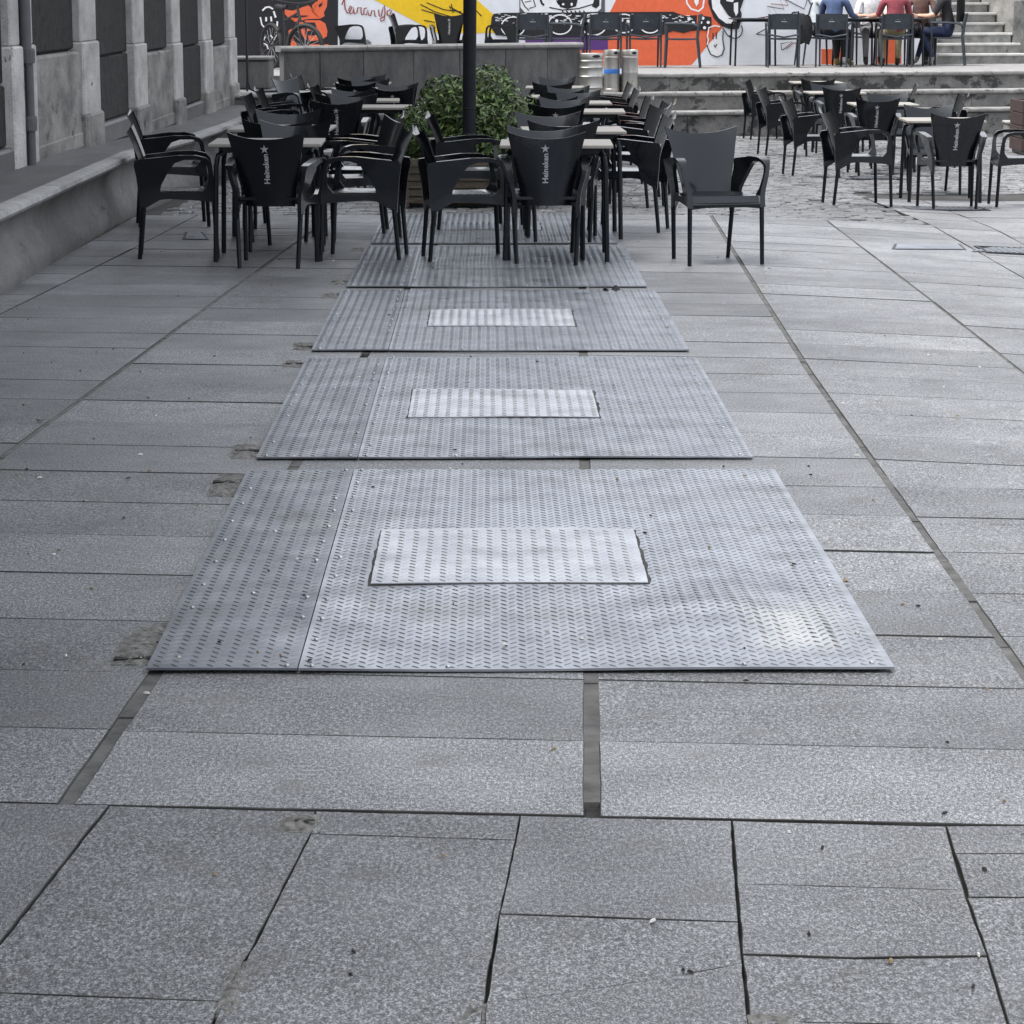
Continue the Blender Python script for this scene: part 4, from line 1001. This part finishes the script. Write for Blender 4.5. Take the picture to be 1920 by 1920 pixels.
# ================================================================== KEGS
def keg(px, py, dia, ht, prof, label, band=None, z=ZG + 2 * RIS):
    p = at_z(px, py, z); e = empty('beer_keg', (p.x, p.y + dia * .3, z)); R_ = dia / 2
    MB().lathe([(R_ * a, ht * b) for a, b in prof], 32).build('body', M['keg'], e, True)
    MB().lathe([(R_ * .985, 0), (R_, .01), (R_, .045), (R_ * .96, .05), (R_ * .90, .05), (R_ * .90, 0)], 32, (0, 0, 0)).build('foot_ring', M['keg'], e, True)
    MB().lathe([(R_ * .97, ht * .86), (R_ * .985, ht * .88), (R_ * .985, ht * .985), (R_ * .96, ht), (R_ * .90, ht * .985), (R_ * .90, ht * .87)], 32).build('top_ring', M['keg'], e, True)
    for an in (-60, 120):
        a = math.radians(an); h_ = MB(); vs = []
        for k in range(9):
            b = a + (k - 4) * .085
            vs += [((R_ * .988) * math.cos(b), (R_ * .988) * math.sin(b), ht * .925 + .022 * math.sqrt(max(0, 1 - ((k - 4) / 4.2) ** 2))), ((R_ * .988) * math.cos(b), (R_ * .988) * math.sin(b), ht * .925 - .018 * math.sqrt(max(0, 1 - ((k - 4) / 4.2) ** 2)))]
        h_.add(vs, [(2 * k, 2 * k + 1, 2 * k + 3, 2 * k + 2) for k in range(8)]); h_.build('hand_hole', M['hole'], e)
    if band: MB().lathe([(R_ * .972, ht * band[0]), (R_ * .974, ht * band[0] + .001), (R_ * .974, ht * band[1]), (R_ * .972, ht * band[1] + .001)], 32).build('label_band', M['blue'], e, True)
    return tag(e, label, 'keg', 'steel kegs on the steps')
P50 = [(.93, .03), (.95, .12), (.97, .14), (1.0, .155), (.97, .17), (.955, .19), (.955, .40), (.975, .42), (1.0, .43), (.975, .445), (.955, .46), (.955, .60), (.975, .635), (1.0, .65), (.975, .665), (.955, .69), (.955, .78), (.975, .80), (.985, .81), (.96, .83), (.93, .86)]
PSL = [(.93, .03), (.96, .08), (.968, .12), (.968, .46), (.972, .465), (.968, .47), (.968, .80), (.985, .81), (.985, .83), (.95, .85)]
keg(1105, 176, .395, .555, P50, 'broad ribbed steel keg beside the end of the low wall')
keg(1147, 173, .235, .59, PSL, 'slim steel keg with a blue band, between two others', (.44, .55))
keg(1181, 173, .240, .59, PSL, 'slim plain steel keg, rightmost of the three')

# ================================================================== TERRACE FURNITURE
def make_tchair():
    r = empty('terrace_chair')
    MB().sheet(lambda u, v: (lerp(-.225, .225, u) * (1 - .03 * v), -.235 - .05 * v + .02 * (2 * u - 1) ** 2, lerp(.575, .815, v) - .012 * (2 * u - 1) ** 4 * v), 8, 4, lambda u, v: (0, -.016, 0)).build('backrest', M['tchair'], r, True)
    b = MB(); vs, fs = text_mesh('Heineken', .022, .0004); xm = max(v[0] for v in vs)
    b.add([(v[0] - xm / 2, -.235 - .05 * .52 - .0205, .690 + v[1]) for v in vs], fs); sv = star(5, .013, .005); b.add([(x, -.2835, .732 + y) for x, y in sv] + [(0, -.2835, .732)], [(i, (i + 1) % 10, 10) for i in range(10)])
    b.build('lettering', M['print'], r)
    MB().sheet(lambda u, v: (lerp(-.22, .22, u), lerp(-.225, .225, v), .445 - .012 * math.sin(math.pi * u) * math.sin(math.pi * v)), 6, 6, lambda u, v: (0, 0, -.02)).build('seat', M['tchair'], r, True)
    for s in (-1, 1):
        MB().tube([(s * .232, -.295, .81), (s * .235, -.25, .60), (s * .238, -.235, .45), (s * .235, -.285, 0)], [.014, .017, .018, .014], 8).build('leg', M['tchair'], r, True)
        MB().tube([(s * .255, .245, .665), (s * .245, .235, .45), (s * .24, .255, 0)], [.015, .018, .014], 8).build('leg', M['tchair'], r, True)
        MB().tube([(s * .236, -.25, .62), (s * .25, -.17, .655), (s * .257, .0, .668), (s * .257, .252, .668)], .0165, 8).build('armrest', M['tchair'], r, True)
    MB().tube([(-.236, -.25, .50), (0, -.245, .46), (.236, -.25, .50)], .014, 8).build('rear_rail', M['tchair'], r, True)
    return r
tcp = make_tchair(); GTc = 'chairs on the terrace'
def tch(px, py, yaw, label):
    p = at_z(px, py, ZT); c = copy_tree(tcp); c.location = (p.x, p.y, ZT); c.rotation_euler = (0, 0, rad(yaw)); tag(c, label, 'chair', GTc); return Vector((p.x, p.y, ZT))
tch(996, 127, 4, 'dark terrace chair behind the wall, right of the lettered armchairs')
tch(1062, 127, 86, 'dark terrace chair facing left above the end of the low wall')
tch(1132, 127, 3, 'dark terrace chair with its back to us above the kegs')
tch(1207, 126, 2, 'dark terrace chair with its back to us in front of the orange paint')
tch(1278, 127, 84, 'dark terrace chair facing left in front of the orange paint')
pbag = tch(1467, 126, -3, 'dark terrace chair with a black bag hanging at its right')
pP1 = tch(1562, 125.5, -14, 'dark terrace chair with the person in blue')
pP4 = tch(1676, 125.5, 0, 'dark terrace chair with the person in red')
pP6 = tch(1775, 122.5, 78, 'dark terrace chair facing left with the person in black')
pP2 = tch(1530, 122.5, -80, 'dark terrace chair with the person in a striped jacket')
pP3 = tch(1630, 121.2, 180, 'dark terrace chair with the person in white')
pP5 = tch(1724, 121.2, 172, 'dark terrace chair with the person in a brown top')
del_tree(tcp)
tt = make_table(M['ttop'], .70, .74, 'terrace_table')
def ttab(px, py, yaw, label):
    p = at_z(px, py, ZT); c = copy_tree(tt); c.location = (p.x, p.y, ZT); c.rotation_euler = (0, 0, rad(yaw)); tag(c, label, 'table', 'tables on the terrace')
ttab(1206, 121, 3, 'dark terrace table in front of the orange paint'); ttab(1411, 123, 2, 'dark terrace table standing alone before the white part of the mural')
ttab(1606, 123.3, 5, 'left one of the dark tables of the seated group'); ttab(1684, 123.2, 5, 'right one of the dark tables of the seated group')
ttab(732, 124, 8, 'dark terrace table behind the left part of the low wall'); ttab(1022, 120, 4, 'dark terrace table above the right part of the low wall')
ttab(915, 122, 4, 'dark terrace table just right of the lamp post')
del_tree(tt)
proto = make_chair(); GTa = 'armchairs on the terrace'
def tarm(px, py, yaw, label):
    p = at_z(px, py, ZT); c = copy_tree(proto); c.location = (p.x, p.y, ZT); c.rotation_euler = (0, 0, rad(yaw)); tag(c, label, 'chair', GTa)
tarm(668, 126, -104, 'black armchair on the terrace next to the bicycle'); tarm(768, 128, -76, 'black armchair facing right on the terrace behind the left wall')
tarm(842, 128, 3, 'black armchair with its lettered back to us on the terrace left of the post'); tarm(940, 127, 84, 'black armchair on the terrace just right of the post')
tarm(735, 118, 182, 'black armchair facing us on the terrace before the white wall')
del_tree(proto)
bgp = pbag + Vector((.33, -.02, 0)); e = empty('black_bag', tuple(bgp)); e.rotation_euler = (0, 0, .3)
def bagf(u, v):
    a = 2 * math.pi * u; r_ = (.5 + .5 * math.sin(math.pi * (.08 + .84 * v)) ** .6)
    return (.12 * r_ * math.cos(a) * (1 + .12 * math.sin(3 * a + 4 * v)), .09 * r_ * math.sin(a), .36 + .42 * v + .02 * math.sin(2 * a))
MB().sheet(bagf, 20, 10, lambda u, v: (0, 0, .001)).build('body', M['bag'], e, True)
MB().tube([(-.07, 0, .74), (-.12, -.02, .84), (-.22, -.04, .83), (-.28, -.02, .74)], .014, 6).build('strap', M['bag'], e, True); MB().tube([(.05, 0, .75), (.09, .0, .90), (.13, .02, .98)], .012, 6).build('flap', M['bag'], e, True)
tag(e, 'black bag hanging on a terrace chair', 'bag')

# ================================================================== BICYCLE
bk = empty('bicycle', tuple(at_z(540, 131, ZT))); bk.rotation_euler = (0, 0, rad(-148)); RW = .345
def wheel(y, turn, nm):
    w_ = empty(nm, (0, y, RW)); w_.parent = bk; w_.rotation_euler = (0, 0, turn)
    ring = lambda R_, r_, n1=36, n2=8: MB().add([((r_ * math.sin(2 * math.pi * j / n2)), (R_ + r_ * math.cos(2 * math.pi * j / n2)) * math.cos(2 * math.pi * i / n1), (R_ + r_ * math.cos(2 * math.pi * j / n2)) * math.sin(2 * math.pi * i / n1)) for i in range(n1) for j in range(n2)],
        [(i * n2 + j, ((i + 1) % n1) * n2 + j, ((i + 1) % n1) * n2 + (j + 1) % n2, i * n2 + (j + 1) % n2) for i in range(n1) for j in range(n2)])
    ring(RW - .028, .028).build('tyre', M['rubber'], w_, True); ring(RW - .065, .012).build('rim', M['rim'], w_, True)
    s_ = MB()
    for k in range(18): a = 2 * math.pi * k / 18; s_.tube([(.02 * (-1) ** k, 0, 0), (0, (RW - .07) * math.cos(a), (RW - .07) * math.sin(a))], .0022, 4, False)
    s_.build('spokes', M['bolt'], w_); MB().tube([(-.05, 0, 0), (.05, 0, 0)], .02, 10).build('hub', M['rim'], w_, True)
wheel(.55, .45, 'front_wheel'); wheel(-.52, 0, 'rear_wheel')
f_ = MB()
for a, b, r_ in (((0, .36, .84), (0, -.10, .72), .018), ((0, .40, .76), (0, -.06, .30), .021), ((0, -.10, .76), (0, -.06, .30), .017), ((.05, -.52, RW), (0, -.10, .70), .010), ((-.05, -.52, RW), (0, -.10, .70), .010), ((.05, -.52, RW), (.02, -.06, .30), .011), ((-.05, -.52, RW), (-.02, -.06, .30), .011), ((0, .34, .88), (0, .41, .72), .022)): f_.tube([a, b], r_, 8)
f_.build('frame', M['bikeframe'], bk, True)
MB().tube([(.06, .55, RW), (.06, .44, .70), (0, .41, .73), (-.06, .44, .70), (-.06, .55, RW)], .016, 8).build('fork', M['bikeframe'], bk, True)
MB().tube([(-.36, .26, 1.02), (-.12, .34, .98), (0, .35, .97), (.12, .34, .98), (.36, .26, 1.02)], .014, 8).build('handlebar', M['bikeframe'], bk, True); MB().tube([(0, .34, .88), (0, .33, .97)], .018, 8).build('stem', M['bikeframe'], bk, True)
for s in (-1, 1): MB().tube([(s * .26, .285, 1.005), (s * .37, .255, 1.022)], .019, 8).build('grip', M['rubber'], bk, True)
MB().tube([(0, -.10, .74), (0, -.13, .93)], .014, 8).build('seat_post', M['rim'], bk, True)
MB().sheet(lambda u, v: ((u * 2 - 1) * lerp(.075, .022, v ** .7), lerp(-.27, .0, v), .955 - .02 * (2 * u - 1) ** 2 + .01 * math.cos(6 * v)), 6, 8, lambda u, v: (0, 0, -.03)).build('saddle', M['bag'], bk, True)
c_ = MB(); c_.tube([(.06, -.06, .30), (.07, .06, .18)], .011, 6); c_.tube([(-.06, -.06, .30), (-.07, -.18, .42)], .011, 6); c_.lathe([(.09, 0), (.09, .004)], 20, (0, 0, 0)); c_.build('crank', M['rim'], bk)
for s in (-1, 1): MB().box((s * .12, -.06 + s * .12, .30 - s * .12), (.09, .07, .02)).build('pedal', M['rubber'], bk)
tag(bk, 'dark mountain bicycle leaning by the black part of the mural', 'bicycle')

# ================================================================== PEOPLE
def person(base, yaw, cols, label, arms=(.34, .30), lean=.06, hair='hairdark', hairlen=0.0, legs=((.12, .44, .42), (-.12, .40, .36)), head=(0, 0), face=True):
    """seated figure, facing local +y; one skinned surface, coloured by body region"""
    V, E_, Rr, Lb = [], [], [], []
    def v(p, r, lab, par=None):
        V.append(Vector(p)); Rr.append(r if isinstance(r, tuple) else (r, r)); Lb.append(lab); i = len(V) - 1
        if par is not None: E_.append((par, i))
        return i
    pel = v((0, -.06, .53), (.16, .125), 'bot'); wa = v((0, -.05 + lean * .3, .70), (.145, .105), 'top', pel); ch = v((0, -.05 + lean, .90), (.165, .115), 'top', wa)
    sh = v((0, -.05 + lean * 1.2, 1.01), (.12, .085), 'top', ch); nk = v((0, -.03 + lean * 1.35, 1.10), .052, 'skin', sh)
    h0 = v((0, .0 + lean * 1.5, 1.17), (.062, .072), 'skin', nk); h1 = v((0, .005 + lean * 1.6, 1.25), (.078, .095), 'skin', h0); h2 = v((0, -.005 + lean * 1.6, 1.32), (.068, .085), 'skin', h1)
    nose_ = v((0, .105 + lean * 1.6, 1.225), .012, 'skin', h1)
    for s, kx in ((1, 0), (-1, 1)):
        ea = v((s * .083, -.005 + lean * 1.6, 1.235), .014, 'skin', h1)
        s0 = v((s * .175, -.05 + lean * 1.2, 1.00), .066, 'top', sh); el = v((s * .245, .06 + lean, .79), .050, 'top', s0)
        fy, fx = arms; fa = v((s * (.245 + fx * .55) / 1.4, .16 + lean, .765), .040, 'fore', el); wr = v((s * fx * .55, fy, .775), .029, 'skin', fa)
        pa = v((s * fx * .42, fy + .06, .780), (.034, .020), 'skin', wr)
        for q in range(4):
            f1 = v((s * fx * .42 + (q - 1.5) * .020, fy + .115 - abs(q - 1.3) * .006, .782), .0095, 'skin', pa); v((s * fx * .40 + (q - 1.5) * .019, fy + .150 - abs(q - 1.3) * .012, .768), .008, 'skin', f1)
        tb = v((s * (fx * .42 - .04), fy + .075, .778), .0105, 'skin', pa); v((s * (fx * .42 - .058), fy + .105, .772), .009, 'skin', tb)
        kx_, ky, ay = legs[kx]
        hp = v((s * .09, .0, .52), .092, 'bot', pel); kn = v((kx_ * 1.1, ky, .53), .066, 'bot', hp); an = v((kx_, ay, .13), .045, 'bot', kn)
        fo = v((kx_, ay + .02, .05), .042, 'shoe', an); v((kx_ * 1.1, ay + .17, .035), .036, 'shoe', fo)
    me = bpy.data.meshes.new('p'); me.from_pydata([tuple(p) for p in V], E_, []); ob = bpy.data.objects.new('p', me); COL.objects.link(ob)
    ob.modifiers.new('s', 'SKIN'); ss = ob.modifiers.new('d', 'SUBSURF'); ss.levels = 1; ss.render_levels = 1
    for d_, r_ in zip(me.skin_vertices[0].data, Rr): d_.radius = r_; d_.use_root = False
    me.skin_vertices[0].data[0].use_root = True
    dg = bpy.context.evaluated_depsgraph_get(); dg.update(); m2 = bpy.data.meshes.new_from_object(ob.evaluated_get(dg)); bpy.data.objects.remove(ob)
    order = ['skin', 'top', 'fore', 'bot', 'shoe']; m2.materials.clear()
    for k in order: m2.materials.append(M[cols[k]])
    seg = [(V[a], V[b], Lb[b]) for a, b in E_]
    for p in m2.polygons:
        c = p.center; best = None
        for a, b, l in seg:
            ab = b - a; t = max(0, min(1, (c - a).dot(ab) / max(ab.length_squared, 1e-9))); d_ = (c - a - ab * t).length
            if best is None or d_ < best[0]: best = (d_, l)
        p.material_index = order.index(best[1]); p.use_smooth = True
    r = empty('person', tuple(base)); r.rotation_euler = (0, 0, yaw); link('body', m2, r)
    hc = Vector((0, -.012 + lean * 1.6, 1.275)); hm = MB()
    def hf(u, v_):
        a = 2 * math.pi * u; ph = v_ * math.pi * .62; drop = hairlen * sstep(.55, 1, v_) * (1 if math.sin(a) < .35 else 0)
        fr = max(0, math.sin(a)); ph *= 1 - .42 * fr
        return hc + Vector((.097 * math.sin(ph) * math.cos(a), .112 * math.sin(ph) * math.sin(a) - .01, .108 * math.cos(ph) - drop)) * 1.0
    hm.sheet(hf, 18, 8, lambda u, v_: (0, 0, -.004)); hm.build('hair', M[hair], r, True)
    for s in (-1, 1):
        MB().lathe([(.0, -.008), (.007, -.005), (.0085, 0), (.007, .005), (0, .008)], 8, (s * .032, .093 + lean * 1.6, 1.258)).build('eye', M['p_black'], r)
    MB().sheet(lambda u, v_: ((u - .5) * .045, .094 + lean * 1.6 - .01 * abs(2 * u - 1), 1.19 + .008 * v_), 4, 1, lambda u, v_: (0, -.01, 0)).build('mouth', M['c_red'], r)
    return tag(r, label, 'person', 'group seated on the terrace')
def C_(top, bot, shoe, fore='skin'): return dict(skin='skin', top=top, fore=fore, bot=bot, shoe=shoe)
person(pP1, rad(-26), C_('c_blue', 'c_dark', 's_olive', 'c_blue'), 'person in a blue sweater and dark trousers seated with back to us', hair='hairbrown', hairlen=.12, legs=((.10, .40, .46), (-.10, .36, .44)))
person(pP4, rad(0), C_('c_red', 'c_khaki', 's_dark'), 'person in a red short sleeved shirt seated with back to us', arms=(.28, .50), hair='hairgrey')
person(pP6, rad(66), C_('c_black', 'c_jeans', 's_grey'), 'person in a black T-shirt and jeans seated facing left', arms=(.38, .3), lean=.10, hair='hairdark', legs=((.16, .40, .52), (-.12, .40, .20)))
person(pP2, rad(-84), C_('c_jacket', 'c_dark', 's_white', 'c_jacket'), 'person in a pale grey jacket seated at the left end of the table', hair='hairdark', hairlen=.08)
person(pP3, rad(180), C_('c_white', 'c_grey', 's_dark'), 'person in a white T-shirt seated facing us across the table', hair='hairbrown')
person(pP5, rad(168), C_('c_brown', 'c_dark', 's_dark', 'c_brown'), 'person in a brown top seated facing us beside the one in black', hair='hairbrown', hairlen=.10)
bp = Vector((0, 0, 0)); e = empty('backpack', tuple(pP6)); e.rotation_euler = (0, 0, rad(66))
MB().sheet(lambda u, v: (.12 * math.cos(2 * math.pi * u), -.20 + .06 * math.sin(2 * math.pi * u), .70 + .36 * v - .02 * math.cos(2 * math.pi * u) ** 2), 16, 6, lambda u, v: (0, 0, .001)).build('body', M['bag'], e, True)
for s in (-1, 1): MB().tube([(s * .10, -.17, 1.02), (s * .12, -.02, 1.09), (s * .13, .10, .98), (s * .14, .08, .80)], .012, 6).build('strap', M['c_grey'], e, True)
tag(e, 'black backpack carried by the person in black', 'backpack')

# ================================================================== RIGHT EDGE PLANTER, LITTER
rp = ground(1914, 292); e = empty('red_brown_planter', (rp.x + .45, rp.y + .45, gz(rp.x, rp.y)))
for i in range(4):
    for s in (-1, 1):
        MB().bbox((random.uniform(-.004, .004), s * .42, .12 + i * .155), (.86, .03, .148), .005).build('board', M['redwood'], e); MB().bbox((s * .42, 0, .1203 + i * .155), (.03, .80, .1475), .005).build('board', M['redwood'], e)
MB().bbox((0, 0, .022), (.80, .80, .04), .004).build('plinth', M['iron'], e); MB().box((0, 0, .36), (.79, .79, .56)).build('soil', M['soil'], e)
tag(e, 'red brown board planter at the right edge', 'planter')
rb = ground(1893, 262); e = empty('stone_kerb_block', (rb.x + .75, rb.y + .35, gz(rb.x, rb.y))); MB().bbox((0, 0, .09), (1.5, .3, .24), .02).build('block', M['step'], e); MB().bbox((0, -.02, .225), (1.54, .34, .04), .012).build('cap', M['nose'], e)
tag(e, 'short stone block behind the chair at the right edge', 'stone block')
lit = {'litter_white': MB(), 'litter_dark': MB(), 'litter_tan': MB()}
for _ in range(150):
    px, py = random.uniform(20, 1900), random.choice((random.uniform(440, 900), random.uniform(520, 1250), random.uniform(440, 1900))); p = ground(px, py)
    on = any(x0 < p.x < x1 and y0 < p.y < y1 for x0, x1, y0, y1 in ((-.85, 1.0, 6.5, 9.37), (-.84, .95, 9.62, 12.37), (-.84, .94, 12.62, 15.26), (-.82, .9, 15.45, 17.98), (-.8, .87, 18.2, 20.7)))
    z = p.z + (.0165 if on else .003); k = random.choices(list(lit), weights=(3, 4, 2))[0]; a = random.uniform(0, 6.28); L_ = random.uniform(.004, .011); w_ = random.uniform(.0025, .005); n = 6
    ring = [(p.x + (L_ * math.cos(2 * math.pi * i / n)) * math.cos(a) - w_ * math.sin(2 * math.pi * i / n) * math.sin(a), p.y + (L_ * math.cos(2 * math.pi * i / n)) * math.sin(a) + w_ * math.sin(2 * math.pi * i / n) * math.cos(a)) for i in range(n)]
    lit[k].add([(x, y, z - .001) for x, y in ring] + [(lerp(x, p.x, .4), lerp(y, p.y, .4), z + .003) for x, y in ring], [(i, (i + 1) % n, n + (i + 1) % n, n + i) for i in range(n)] + [tuple(range(n, 2 * n))])
for k, lb in (('litter_white', 'tiny pale scraps and cigarette ends scattered on the paving'), ('litter_dark', 'tiny dark scraps scattered on the paving'), ('litter_tan', 'tiny dry leaf bits scattered on the paving')):
    tag(lit[k].build('scattered_litter', M[k]), lb, 'litter', kind='stuff')
p = ground(1148, 549); e = MB(); e.sheet(lambda u, v: (lerp(-.05, .05, u), lerp(-.04, .04, v), .012 + .016 * math.sin(5 * u + 1) * math.sin(4 * v + .5) + .01 * math.cos(9 * u)), 8, 6, lambda u, v: (0, 0, -.004))
o = e.build('crumpled_scrap', M['bag']); o.location = (p.x, p.y, .004); tag(o, 'crumpled black scrap lying between the third and fourth plates', 'litter')
for px, py, lb in ((1170, 486, 'dry leaf lying right of the fourth plate near the chairs'), (1183, 490, 'curled dry leaf beside the right rim of the fourth plate'), (1585, 1097, 'pale dry leaf on the paving right of the nearest plate'), (75, 793, 'dark scrap of bark on the paving far left')):
    p = ground(px, py); e = MB(); e.sheet(lambda u, v: (lerp(-.018, .018, u), (v - .5) * .022 * math.sin(math.pi * min(.97, max(.03, u))), .006 + .008 * (2 * u - 1) ** 2), 6, 2, lambda u, v: (0, 0, -.001))
    o = e.build('dry_leaf', M['litter_tan'] if 'bark' not in lb else M['litter_dark']); o.location = (p.x, p.y, .003); o.rotation_euler = (0, 0, px); tag(o, lb, 'leaf')
